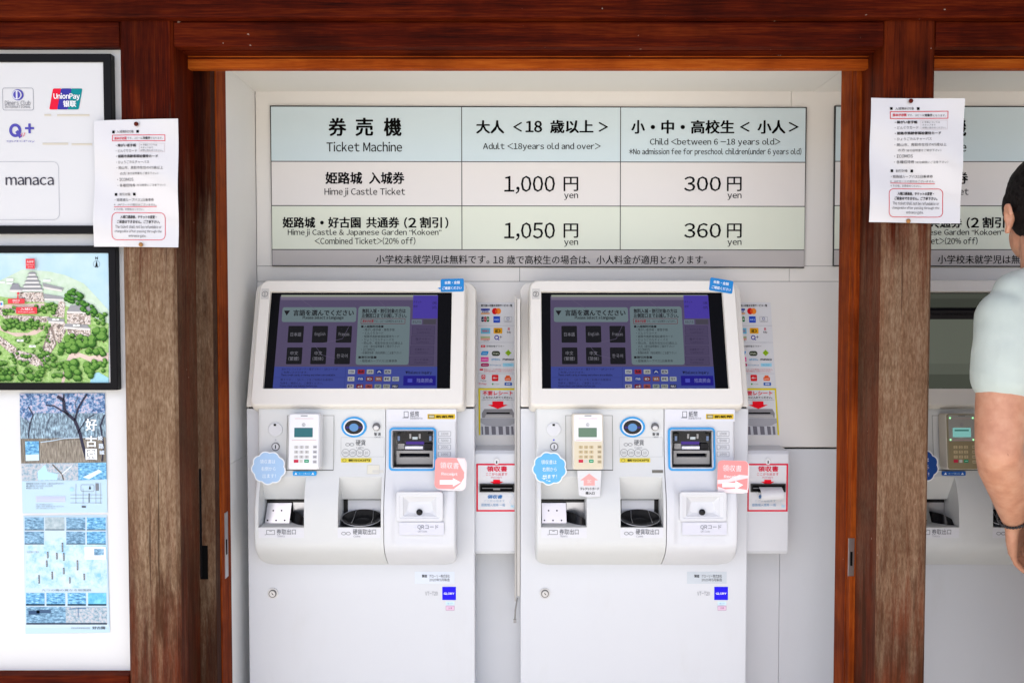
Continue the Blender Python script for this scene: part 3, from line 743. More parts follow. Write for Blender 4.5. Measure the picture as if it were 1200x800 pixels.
    s.fplate(mb, 785, 502.6, 836, 549.2, 1.6, -.004, .002, ink('#d8dade', .4), 3.2, .6); fr = mb.build('slot_frame', t_)
    mb = MB(); a, b_, c, d = hb_
    yk = 2.2955
    mb.add([(a, 2.25, c), (b_, 2.25, c), (b_, 2.25, d), (a, 2.25, d), (a, yk, c), (b_, yk, c), (b_, yk, d), (a, yk, d)], [(0, 4, 5, 1), (1, 5, 6, 2), (2, 6, 7, 3), (3, 7, 4, 0), (4, 7, 6, 5)], GREYP)
    X = lambda p: PX(p, 2.268, 525); Z = lambda p: PZ(p, 2.268)
    mb.box(X(795), X(826.5), 2.268, yk, Z(517), Z(504.8), BLACKP); mb.box(X(790), X(795), 2.272, yk, Z(517.5), Z(508), BLACKP); mb.box(X(826.5), X(831.5), 2.272, yk, Z(517.5), Z(508), BLACKP)
    for p0, p1 in ((805, 807.2), (816, 818.2)): mb.box(X(p0), X(p1), 2.2655, 2.268, Z(513.5), Z(508), GREYP)
    mb.box(X(808.6), X(814.6), 2.2655, 2.268, Z(514.5), Z(511.5), ink('#b9c2c4'))
    for p0, p1 in ((791, 793.6), (828, 830.6)): mb.box(X(p0), X(p1), 2.2705, 2.272, Z(516.4), Z(511), glow('#9fb4e0', .55))
    mb.box(X(800), X(821), 2.285, 2.288, Z(521.6), Z(517.6), glow('#6a4cc0', .55)); mb.box(X(799.5), X(820.5), 2.274, 2.284, Z(526.4), Z(523.2), ink('#e6e4ec'))
    mb.box(X(791), X(798.5), 2.276, yk, Z(526.6), Z(520), GREYP); mb.box(X(822), X(831), 2.276, yk, Z(526.6), Z(520), ink('#2c2b2c'))
    mb.box(X(789.6), X(832), 2.27, yk, Z(531), Z(528), GREYP); mb.box(X(789.6), X(832), 2.27, yk, Z(543.6), Z(535.6), GREYP); mb.box(X(789.6), X(793), 2.27, yk, Z(535.6), Z(531), GREYP); mb.box(X(828.5), X(832), 2.27, yk, Z(535.6), Z(531), GREYP)
    mb.box(X(793), X(828.5), 2.29, yk, Z(535.6), Z(531), ink('#10101c')); mb.box(X(787.5), X(834), 2.272, yk, Z(546.8), Z(543.6), BLACKP)
    mb.build('banknote_slot', t_)
    # coin slot: blue ring, white ring, dark oval, lit lens
    s = Sheet((0, 2.264, 0)); mb = MB()
    for rx, ry, d1, col in ((14.8, 12, .003, '#3f9bd8'), (12.3, 9.9, .004, '#e4e6ea')): s.disc(mb, 741, 500, rx, ry, -.004, d1, ink(col, .35), 32)
    s.disc(mb, 741, 500, 10.6, 8.2, -.004, .0046, BLACKP, 32); cs_ = mb.build('coin_slot', t_)
    mb = MB(); c = P(741.3, 500.6, 2.2595)
    mb.ball(c, (.0125, .003, .0105), glow('#7db4f2', .75), 20); mb.box(c.x-.021, c.x+.021, 2.2588, 2.2594, c.z-.0026, c.z+.0026, glow('#5a4fb0', .5)); mb.build('slot_light', cs_)
    # cancel button, key cover, lock
    s = Sheet((0, 2.2635, 0)); mb = MB(); s.disc(mb, 767.3, 499.6, 4.4, 4.6, -.003, .006, STEELD, 20); s.disc(mb, 767.3, 500.8, 3.3, 2.7, .006, .0085, STEEL, 20); mb.build('cancel_button', t_, bevel=.0008)
    mb = MB(); s.disc(mb, 649, 503, 8.4, 8.1, -.004, .0035, PANELB, 32); s.rect(647.3, 496.2, 650.2, 498.6, '#2c2a28', 16); kc = mb.build('key_cover', t_, bevel=.0012); s.build('notch', kc)
    s = Sheet((0, 2.2615, 0)); mb = MB(); s.disc(mb, 649.3, 523, 4.7, 4.7, -.003, .003, STEELD, 24); s.disc(mb, 649.3, 523, 3.8, 3.8, .003, .0036, PAPER, 24); s.rect(648.8, 520.8, 649.9, 525.2, '#141414', 14, .5); lk = mb.build('panel_lock', t_); s.build('keyhole', lk)
    # card reader
    rd = paint('reader_white', (.82, .82, .83), .01, .35) if 'reader_white' not in MATS else MATS['reader_white']
    yb_ = paint('reader_yellowed', (.70, .62, .45), .02, .4) if 'reader_yellowed' not in MATS else MATS['reader_yellowed']
    cr = paint('reader_cream', (.74, .69, .58), .02, .4) if 'reader_cream' not in MATS else MATS['reader_cream']
    side = rd if n == 1 else cr
    N = Vector((0, -1, .10)).normalized() if n != 3 else Vector((.03, -1, .10)).normalized()
    s = Sheet((PX(689, 2.214, 517), 2.214, PZ(517, 2.214)), N)
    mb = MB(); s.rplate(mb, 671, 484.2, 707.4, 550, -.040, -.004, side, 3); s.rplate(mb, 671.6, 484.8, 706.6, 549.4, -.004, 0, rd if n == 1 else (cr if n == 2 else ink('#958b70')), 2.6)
    reader = mb.build('card_reader', t_, bevel=.0015)
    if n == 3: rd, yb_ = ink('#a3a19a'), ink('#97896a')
    if n != 1: s.rect(673, 517.4, 705.4, 548.6, yb_, 1, 1.5); s.rect(673, 486, 705.4, 516.6, rd, 1, 1.5)
    s.rect(677.8, 501, 699.4, 512, {1: '#3c7076', 2: '#6d8772', 3: '#8fd0cc'}[n] if n != 3 else glow('#86c4bd', .8), 2, .4)
    s.line([(678, 490.2), (700, 490.2)], .4, '#d8a0a0', 2); s.line([(675, 515.4), (704, 515.4)], .4, '#d8a0a0', 2); s.line([(685, 487), (693, 487)], .9, '#77777a', 2)
    s.ring(688.6, 497.4, 2, 2, .6, '#8e8e92', 2); s.ell(688.6, 497.4, .7, .7, '#8e8e92', 2, 8)
    for i in range(4):
        for j in range(3):
            if i == 3: continue
            x, y = 680.6+i*6.2, 523.6+j*5.7; s.rect(x-2.4, y-1.7, x+2.4, y+1.7, '#c9c7c4' if n == 1 else '#c8b58e', 2, .6); s.text('123456789'[j*3+i], x, y, 1.3, 2.4, '#55555a')
    for j in range(4): s.rect(700.2, 521.6+j*5.8, 704.8, 525.2+j*5.8, '#bdbcbe' if n == 1 else '#bfae8a', 2, .6); s.line([(701, 523.4+j*5.8), (704, 523.4+j*5.8)], .7, '#6a6a6c', 3)
    s.rect(678, 538.2, 683.4, 541.8, '#c8324c', 2, .5); s.rect(684.6, 538.2, 688.4, 541.8, '#d0ccc4', 2, .5); s.rect(690.2, 538.2, 695.6, 541.8, '#2c9a6c', 2, .5); s.line([(691.5, 540), (694.5, 540)], .6, '#d8ece4', 3)
    if n == 3:
        for x, y in ((675, 489.5), (702, 489.5), (675, 515), (702, 515)): s.ell(x, y, 1.1, 1.1, glow('#a8ffb0', 1.4), 3, 10)
        s.rect(680, 503, 697, 505, glow('#4a8078', .7), 3)
    s.build('reader_keypad', reader)
    if n != 2:
        s = Sheet((0, 2.246, 0)); mb = MB(); s.rplate(mb, 671.5, 551.6, 699, 556.6, 0, .004, ink('#2f9bdf' if n == 1 else '#2c5fb0', .35), 1)
        for x in (675.2, 695): s.poly([(x-1.6, 555.4), (x+1.6, 555.4), (x, 552.8)], '#e8f2fa', 16)
        s.text('カード挿入口', 685.2, 554.2, 13, 2.4, '#bfe0f6', False, 16); b2 = mb.build('card_slot_tab', reader); s.build('tab_lettering', b2)
    else:
        s = Sheet((0, 2.218, 0)); mb = MB(); s.plate(mb, [(676.4, 551), (704.6, 551), (703.2, 581.6), (690, 582.4), (678.4, 580.4)], -.0005, 0, PAPER)
        s.poly([(690.5, 554.6), (701, 562.4), (697, 562.4), (697, 568.6), (684, 568.6), (684, 562.4), (680, 562.4)], '#f0a8a4', 1); s.text('IC', 690.6, 563.6, 5, 3.6, '#f8dcd8', True, 2)
        s.text('クレジットカード', 691, 572.2, 22, 3.2, '#333', True); s.text('挿入口', 691.4, 577.4, 10.6, 3.4, '#333', True); b2 = mb.build('paper_tag', reader); s.build('tag_lettering', b2)
    # code reader window
    s = Sheet((0, 2.2195, 0)); mb = MB()
    s.fplate(mb, 796.2, 575.6, 850.6, 610, 3.6, -.004, .007, PANELB, 3, 2.2)
    c, W_, H_, u = s.cs(799.8, 579.2, 847, 606.4)
    f = lambda k, d, dz=0: [s.w(c[0]+a*k, c[1]+b_*k+dz, d) for a, b_ in ((-W_/2, -H_/2), (W_/2, -H_/2), (W_/2, H_/2), (-W_/2, H_/2))]
    mb.rings([f(1, .006), f(.82, .0045), f(.80, .0025)], PANELB)
    wn = f(.80, .0025); top = [s.w(c[0]+a*W_, c[1]+b_*H_, -.010) for a, b_ in ((-.06, -.16), (.06, -.16), (.23, .06), (-.23, .06))]
    mb.rings([wn, top], PANELB); mb.add(top, [(0, 1, 2, 3)], ink('#d9d8cf')); qw = mb.build('code_reader', t_, bevel=.0007)
    mb = MB(); p = P(822.4, 599.4, 2.224); mb.ball(p+Vector((0, -.004, 0)), (.0085, .006, .0085), BLACKP, 18); mb.build('reader_lens', qw)
    s = Sheet((0, 2.2172, 0)); s.rect(799.5, 611.4, 851.6, 626.4, '#d7d7df', 1)
    s.text('QRコード', 833, 617.4, 24.5, 5.6, '#6c6d74'); s.text('QR Code', 826.5, 622.4, 11, 2.6, '#9a9ba0'); s.build('code_reader_lettering', qw)
    # stickers
    s = Sheet((0, 2.236, 0)); mb = MB()
    def cloud(cx, cy, rx, ry, k, ph):
        return [(cx+(rx*(1+k*abs(math.sin(4.5*a+ph))-k*.7))*math.cos(a), cy+(ry*(1+k*abs(math.sin(4.5*a+ph))-k*.7))*math.sin(a)) for a in [2*math.pi*i/90 for i in range(90)]]
    ccx, ccy = {1: (644.2, 548), 2: (644, 548.6), 3: (646, 546)}[n]
    s.plate(mb, cloud(ccx, ccy, 20, 19.4, .10, .4), 0, .0005, ink('#eceff2'))
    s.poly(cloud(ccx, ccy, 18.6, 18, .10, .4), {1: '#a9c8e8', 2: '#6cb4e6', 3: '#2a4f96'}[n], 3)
    for k, q in enumerate(('領収書は', '右側から', '出ます！')): s.text(q, ccx+(k-1)*.8, ccy-7.6+k*8.4, 18-k*1.2, 5, '#eef6fc', False, 5)
    if n == 2:
        for k in range(9): x = ccx-9+random.random()*14; y = ccy+8+random.random()*7; s.ell(x, y, random.uniform(.6, 2.2), random.uniform(.4, 1.1), '#dfeefa', 4, 7)
    cl = mb.build('cloud_sticker', t_); s.build('sticker_lettering', cl)
    s = Sheet((0, 2.2245, 0), roll={1: 2, 2: 1.5, 3: 0}[n]); mb = MB()
    px, py = {1: (858.4, 554.6), 2: (858.2, 557.8), 3: (858, 556)}[n]
    s.rplate(mb, px-17.6, py-18.6, px+19.4, py+19.8, 0, .0005, ink('#f0e4e4'), 7)
    s.rect(px-17.6, py-18.4, px+(16.6 if n == 1 else 18), py+18, {1: '#f2a09c', 2: '#ee9a98', 3: '#ee9a98'}[n], 3, 5)
    if n == 2: s.poly([(px-17.5, py+4), (px-4, py+3), (px+8, py-2), (px+18, py-1), (px+18, py+2), (px+4, py+5), (px-8, py+8), (px-17.5, py+9)], '#f6e2e2', 4); s.poly([(px-17, py+12), (px-8, py+15), (px+6, py+14), (px+18, py+16), (px+18, py+19), (px-17, py+19)], '#f6e8e8', 4)
    if n == 1: s.poly([(px+8, py-18), (px+18, py-18), (px+19, py+2), (px+14, py-6)], '#f8dede', 4); s.poly([(px+4, py+18), (px+12, py+12), (px+17, py+4), (px+18, py+12), (px+14, py+18)], '#f8e6e6', 4)
    s.text('領収書', px-.4, py-9.6, 22, 7.4, '#f8f0f0', False, 5); s.text('Receipt', px-.4, py+.6, 19, 4.4, '#f8f0f0', True, 5)
    y = py+10; s.poly([(px-12, y-2.6), (px+3.4, y-2.6), (px+3.4, y-5), (px+12.6, y), (px+3.4, y+5), (px+3.4, y+2.6), (px-12, y+2.6)], '#fbf8f8', 6)
    pk = mb.build('receipt_sticker', t_); s.build('sticker_lettering', pk)
    s = Sheet(S2.O+NT*.0006, NT, roll={1: -1.5, 2: 10, 3: 0}[n]); mb = MB()
    px, py = {1: (846.6, 334), 2: (845.2, 334.4), 3: (846, 334)}[n]
    s.rplate(mb, px-13.6, py-7.4, px+13.6, py+7.8, -.0004, 0, ink('#2e8ad0', .3), 1.8)
    if n == 1: s.poly([(px-13.4, py+2.6), (px-17, py+3.6), (px-13.4, py+5.4)], '#2e8ad0', 1)
    s.text('枚数・金額', px-.2, py-2.8, 18, 3.6, '#e6f1fa', True); s.text('ご確認ください', px, py+3.6, 22.6, 3.6, '#e6f1fa', True); bt = mb.build('reminder_sticker', t_); s.build('sticker_lettering', bt)
    # lower door: lock, maker's plate, square badge, small stickers
    s = Sheet((0, 2.2998, 0)); mb = MB(); ly = 694.6
    s.disc(mb, 638.6, ly, 6.2, 6.2, 0, .003, STEEL, 28); s.disc(mb, 638.6, ly, 4.6, 4.6, .003, .005, STEELD, 24); s.disc(mb, 638.6, ly, 3.4, 3.4, .005, .0065, STEEL, 20)
    s.poly([(637.2, ly-2), (639, ly-.6), (640.4, ly+1.4), (638.6, ly+.8)], '#1a1a1a', 24); lk = mb.build('door_lock', t_); s.build('keyhole', lk)
    s = Sheet((0, 2.2998, 0))
    s.rect(805, 669.4, 851.5, 683.4, '#c6ccd0' if n == 2 else '#d6dce4', 1)
    s.tl('製造', 813.5, 674.4, 6, 3.4, '#4a4a4a', True); s.tl('グローリー株式会社', 822, 674.4, 24, 3.6, '#5a5a5a'); s.tl('2020年5月製造', 822, 678.8, 24, 3.4, '#5a5a5a')
    s.build('maker_label', t_); s = Sheet((0, 2.2998, 0))
    s.tl('VT-T20', 817, 694.8, 14.6, 4.6, '#8b8c92')
    s.rect(837, 687, 853, 702.4, '#2a1fe0', 2); s.text('GLORY', 845, 694.8, 12.4, 2.5, '#f2f2fa', True)
    s.rect(841, 704.2, 851, 708.6, '#cfe6f4', 2); s.text('省エネ', 846, 706.4, 6, 2, '#7fa6c4'); s.rect(841, 709.2, 851, 714.6, '#e6c6da', 2); s.frame(841, 709.2, 851, 714.6, .4, '#b487a6', 3); s.text('注意', 846, 711.9, 5, 2.2, '#a8608c')
    s.build('maker_badge', t_)
    if n == 2:                              # steel edge strip with its latch on the left flank
        mb = MB(); mb.box(x0-.016, x0-.0115, 2.305, 2.39, PZ(705, 2.3), PZ(346, 2.32), ink('#b7b3ad')); mb.box(x0-.0112, x0-.001, 2.312, 2.39, PZ(700, 2.3), PZ(350, 2.32), ink('#d3d0ca')); e = mb.build('side_strip', t_, bevel=.001)
        mb = MB(); a = P(606.3, 700, 2.302); b3 = P(604, 714, 2.302); c3 = P(603.4, 727, 2.302)
        mb.tube([a, b3, c3], .002, ink('#8c8a86'), 8); mb.box(c3.x-.004, c3.x+.004, 2.299, 2.305, c3.z-.005, c3.z+.004, GREYP); mb.build('latch', e)
    MB.org = Vector((0, 0, 0))
    return t_
ticket_machine(1, 'left white ticket machine numbered 1 with white card reader and pale blue cloud sticker')
ticket_machine(2, 'right white ticket machine numbered 2 with yellowed card reader and paper tag below it')
ticket_machine(3, 'shaded grey ticket machine in front of the person, showing a pale screen')

# ------------------------------------------------------------------ receipt boxes and notices on the sloped panel between the machines
def receipt_box(dx, label, slip):
    t_ = thing('receipt_printer', label, 'receipt box', (PX(582, 2.32)+dx, 2.32, PZ(650, 2.32)), 'receipt boxes beside the ticket machines'); MB.org = Vector((PX(582, 2.32), 2.32, PZ(650, 2.32)))
    mb = MB(); z0, z1 = PZ(650, 2.32), PZ(526, 2.33)
    x0, x1 = PX(556, 2.32), PX(607, 2.32)
    pr = [(2.403, z1), (2.33, z1-.003), (2.321, z1-.012), (2.32, z1-.03), (2.32, z0+.012), (2.324, z0+.003), (2.334, z0), (2.403, z0)]
    mb.prism([(x0, y, z) for y, z in pr], (x1-x0, 0, 0), BASEW); mb.build('box_body', t_, bevel=.002)
    mb = MB(); s = Sheet((0, 2.32, 0)); s.disc(mb, 582, 540, 3.8, 3.8, -.002, .003, STEEL, 22); s.disc(mb, 582, 540.3, 3, 3, .003, .0036, PAPER, 20); s.rect(581.4, 539.4, 582.7, 542.6, '#222', 14); l = mb.build('box_lock', t_); s.build('keyhole', l)
    s = Sheet((0, 2.3194, 0)); mb = MB(); s.plate(mb, [(558.2, 543), (605.8, 543), (605.6, 599), (558.4, 599)], 0, .0006, PAPER); sg = mb.build('receipt_sign', t_)
    s = Sheet((0, 2.3188, 0)); R = '#d81c3c'
    s.frame(558.2, 543, 605.8, 599, 1.9, R, 1); s.text('領収書', 582.4, 549, 24, 6.4, R, True); s.text('ここから出ます', 582, 555.2, 25, 3.6, R); s.text('Receipt', 582, 559.2, 12.4, 2.6, '#c65a70')
    s.poly([(578, 561.6), (586, 561.6), (586, 564), (590, 564), (582, 568), (574, 564), (578, 564)], '#ee1028', 3)
    s.text('領収書', 580, 581.6, 17.5, 4.4, '#3c78b4', True, 4, .25); s.text('ここから出ます', 579.5, 586.4, 24, 2.6, '#9db4c8'); s.text('姫路城入城券 一般', 578, 591.2, 28, 3.4, '#6f9ac0'); s.line([(598, 576), (602, 580), (597, 588), (601, 593)], .5, '#c4d2de', 2); s.rect(598.4, 591.6, 602.6, 594.2, '#b9d8e6', 2, .6)
    s.build('sign_lettering', sg)
    mb = MB(); s = Sheet((0, 2.3188, 0)); s.fplate(mb, 562, 566.2, 602.6, 575.8, 1.4, 0, .006, BLACKP); s.rplate(mb, 563.4, 567.6, 601.2, 574.4, 0, .0015, GAP); s.rplate(mb, 565, 571, 600, 572, .0015, .003, STEELD); s.rplate(mb, 578, 572, 586, 573.4, .0015, .0035, GREYP); mb.build('paper_slot', t_)
    MB.org = Vector((0, 0, 0))
    if slip:
        mb = MB(); a = P(572-1.5, 573, 2.312); 
        x0, x1 = PX(571.5, 2.312, 573), PX(597, 2.312, 573); lp = []
        for k in range(8):
            q = k/7; lp.append([(x0+.001*math.sin(q*3), 2.3165-.022*math.sin(q*2.2), PZ(570.5, 2.315)-.034*q+.004*math.sin(q*3)), (x1+.002-.001*q, 2.3165-.026*math.sin(q*2.2), PZ(570.5, 2.315)-.030*q+.005*math.sin(q*3))])
        mb.rings(lp, PAPER, False, True)
        o = mb.build('receipt_slip', org=(0, 0, 0)); o.location.x = dx
        tag(o, 'blank paper receipt slip curling out of the black slot of the right receipt box', 'receipt')
receipt_box(0, 'white receipt box with red framed sign, between the two ticket machines', False)
receipt_box(-DX1, 'white receipt box with red framed sign and paper in its slot, right of machine 2', True)

SN = Vector((1, 0, 0)).cross(SLOPE[0]-SLOPE[1]).normalized()
if SN.y > 0: SN = -SN
def pay_sheet(dx, label, l2):
    O = SLOPE[0]*.5+SLOPE[1]*.5+SN*.0004
    MB.org = Vector((PX(582, 2.46), O.y, O.z)); s = Sheet(O, SN); mb = MB()
    s.plate(mb, [(559.6, 354.4), (604.4, 354.4), (605.6, 454.4), (560.6, 454.4)], 0, .0005, PAPER); o = mb.build('payment_notice', loc=(MB.org.x+dx, MB.org.y, MB.org.z)); tag(o, label, 'notice', 'payment notices beside the ticket machines')
    s = Sheet(O+SN*.0005, SN); G = '#8e8e92'
    s.text('取り扱い可能な決済サービス一覧', 582, 358, 36.5, 2.8, '#2a2a2a', True)
    s.rect(563.6, 361.6, 574, 363.6, '#22359a', 2); s.text('VISA', 568.8, 365, 8, 2.6, '#22359a', True); s.rect(563.6, 366.6, 574, 368, '#e0932e', 2)
    s.ell(580, 364.6, 3.5, 3.8, '#d6141c', 2); s.ell(583.8, 364.6, 3.4, 3.6, '#ef8a2c', 3); s.ell(581.9, 364.6, 1.1, 2.9, '#e8541c', 4, 10)
    for k, c in enumerate(('#1a2a50', '#b01830', '#1c7a3c')): s.rect(564.2+k*3.1, 371, 567+k*3.1, 377, c, 2, .8); s.text('JCB'[k], 565.6+k*3.1, 374, 1.6, 2.4, '#e6e6e6', True)
    s.rect(578.2, 370.6, 586, 378, '#1e48c0', 2); s.text('AMEX', 582.1, 374.6, 6.4, 2.4, '#9cb8f0', True)
    s.frame(590.6, 371, 600, 377.4, .35, '#9a9aa2', 2, .5); s.ring(595.3, 373.4, 1.7, 1.7, .5, '#5a62a0', 3); s.text('Diners', 595.3, 376.2, 6.5, 1.4, '#777')
    for y in (381.6, 401.2, 437.6): s.line([(560.6, y), (604.6, y)], .4, '#b4b4ba', 2)
    s.rect(563.4, 384.4, 574.6, 391, '#6cbcd8', 2, .6); s.text('nanaco', 569, 387.8, 8.4, 2.6, '#c24a64', True); s.rect(578.4, 384.2, 588.6, 390.8, '#e8a81c', 2, .5); s.text('iD', 583.4, 387.6, 6.4, 4, '#3c2c10', True)
    s.text('R', 596.4, 385.6, 2.4, 3.2, '#d01c3c', True); s.text('Edy', 596.4, 389.4, 4.6, 2.4, '#3a2020', True)
    s.rect(563.2, 394, 574.2, 396.2, '#a8b88c', 2); s.rect(563.2, 396.2, 574.2, 398.4, '#e0a090', 2); s.text('WAON', 569.6, 399.2, 6, 1.5, '#777')
    s.ring(582, 395.4, 2.7, 2.7, 1, '#2a20a0', 2); s.text('+', 586.8, 394.8, 3, 3.2, '#1c1450', True); s.line([(583, 397), (585, 398.4)], .9, '#2a20a0', 3)
    s.rect(563.6, 404.2, 568.6, 407, '#d43440', 2, .7); s.text('IC', 566.1, 405.6, 2.4, 1.7, '#f0dcdc', True); s.tl('交通系電子マネー', 570, 405.6, 21, 2.3, '#444')
    s.rect(564, 411.4, 572, 416, '#1e90d4', 2, 1, .35); s.text('ICOCA', 568, 413.8, 5, 1.6, '#d8eefa', True); s.rect(576.2, 411.2, 586, 417, '#3c4232', 2, 2.8); s.text('PiTaPa', 581, 414.2, 7, 2, '#c6ccb8', True)
    s.poly([(595.6, 409.6), (599.4, 413.4), (595.6, 417.2), (591.8, 413.4)], '#94bc20', 2); s.ring(595.6, 413.4, 1.5, 1.5, .5, '#5c8010', 3)
    s.rect(563.4, 418.4, 572.6, 423.8, '#e4449c', 2, .3); s.text('SUGOCA', 568, 421.2, 7, 1.7, '#f8d0e4', True); s.text('はやかけん', 581, 421.2, 10, 2.6, '#2e9ccc', True); s.text('manaca', 595.6, 421.2, 13, 2, '#1e1e22', True)
    s.rect(563.4, 425.4, 573.2, 429.4, '#a81858', 2, 2); s.text('nimoca', 568.3, 427.4, 6, 1.7, '#e6a8c4', True); s.text('Kitaca', 580.6, 427.6, 12.4, 1.9, '#5a9cc4'); s.rect(589.2, 425.4, 602, 429.4, '#9cd4e8', 2, .3); s.text('PASMO', 595.6, 427.6, 8, 1.6, '#4c9cc4')
    s.rect(562.2, 432, 566.2, 434, '#d43440', 2); s.tl('現金とカードの併用払いはできません。', 567, 432.8, 36, 1.7, '#d04a50'); s.tl('残高不足の場合はご利用いただけません。', 567, 435, 34, 1.7, '#d04a50')
    s.rect(564.2, 439.2, 568.8, 444, '#d8343c', 2, .8); s.ring(566.6, 441.4, 1.3, 1.4, .5, '#f4e4e4', 3); s.text('PayPay', 566.6, 446.2, 6.6, 1.7, '#444'); s.rect(576.4, 439, 584, 446.4, '#d81c24', 2, 1); s.text('d払い', 580.2, 442.6, 5.4, 2.4, '#f6dcdc', True)
    s.rect(591.4, 441.6, 599, 446, '#e4602c', 2, 1); s.rect(592.8, 439.8, 597.6, 441.8, '#e4602c', 2, .8); s.text('au PAY', 595.2, 444, 5.6, 1.6, '#f8dcd0', True)
    s.text('R Pay', 565.8, 449.8, 9, 2.8, '#dc8088', True); s.ell(577.4, 449.9, 1, 1, '#4a9c44', 2, 10); s.text('J-Coin', 582, 449.9, 6, 1.5, '#7c9c7c'); s.rect(591.2, 448, 600, 451.6, '#3c62ac', 2, .5); s.text('銀聯', 595.6, 449.8, 5, 2, '#d8e0f0', True)
    s.build('notice_lettering', o)
    # yellow bordered notice about unwanted receipts
    s = Sheet(O+SN*.0004, SN); mb = MB(); s.plate(mb, [(560.6, 454.8), (605.6, 454.8), (606.4, 509.6), (561.2, 509.6)], 0, .0005, PAPER); o = mb.build('receipt_bin_notice', loc=(MB.org.x+dx, MB.org.y, MB.org.z)); tag(o, l2, 'notice', 'yellow bordered notices below the payment notices')
    s = Sheet(O+SN*.0009, SN); Y = '#e2d31c'
    s.poly([(560.6, 454.8), (605.6, 454.8), (605.6, 456.9), (560.6, 456.9)], Y, 1); s.poly([(560.6, 456.9), (562.7, 456.9), (563, 509.6), (561.2, 509.6)], Y, 1); s.poly([(603.9, 456.9), (605.6, 456.9), (606.4, 509.6), (604.4, 509.6)], Y, 1)
    s.text('不要レシート', 583.2, 460.6, 35.5, 5, '#e01c34', True); s.text('こちらに入れてください。', 583.4, 465.6, 34, 2.6, '#333', True); s.text('Please throw away unwanted receipts here', 583.4, 468.4, 38, 1.6, '#777')
    s.poly([(577, 470.2), (589.8, 470.2), (589.8, 474.2), (595, 474.2), (583.4, 479), (571.8, 474.2), (577, 474.2)], '#ec1024', 6)
    s.poly([(567.5, 479), (600, 479), (602.5, 484), (602, 489.5), (565, 489.5), (564.6, 484)], '#8e8c8e', 2); s.poly([(569.5, 486), (600, 486), (601, 489.2), (568, 489.2)], '#b9b6b4', 3); s.rect(570, 483, 597.4, 484.7, '#0d0c0d', 4, .4)
    s.poly([(563, 490), (604.2, 490), (604.6, 495), (598, 498.4), (583.6, 500), (569, 498.4), (563, 495)], '#a6a6aa', 3); s.poly([(563.2, 495.4), (569, 498.4), (583.6, 500), (598, 498.4), (604.4, 495.4), (604.4, 509.5), (563.4, 509.5)], '#c9c9cc', 2)
    for x, wd in ((564.6, 1.6), (568.6, 4.6), (576.4, 4.8), (584.6, 5), (593, 4), (599.4, 2.6)): s.poly([(x-.6, 499.2), (x+wd-.4, 499.6), (x+wd, 509), (x, 509)], '#75737a', 4)
    s.build('notice_lettering', o); MB.org = Vector((0, 0, 0))
pay_sheet(0, 'white sheet of small payment logos between the two ticket machines', 'yellow bordered notice with grey bin picture, between the two ticket machines')
pay_sheet(-DX1, 'white sheet of small payment logos, partly hidden to the right of machine 2', 'yellow bordered notice with grey bin picture, partly hidden right of machine 2')
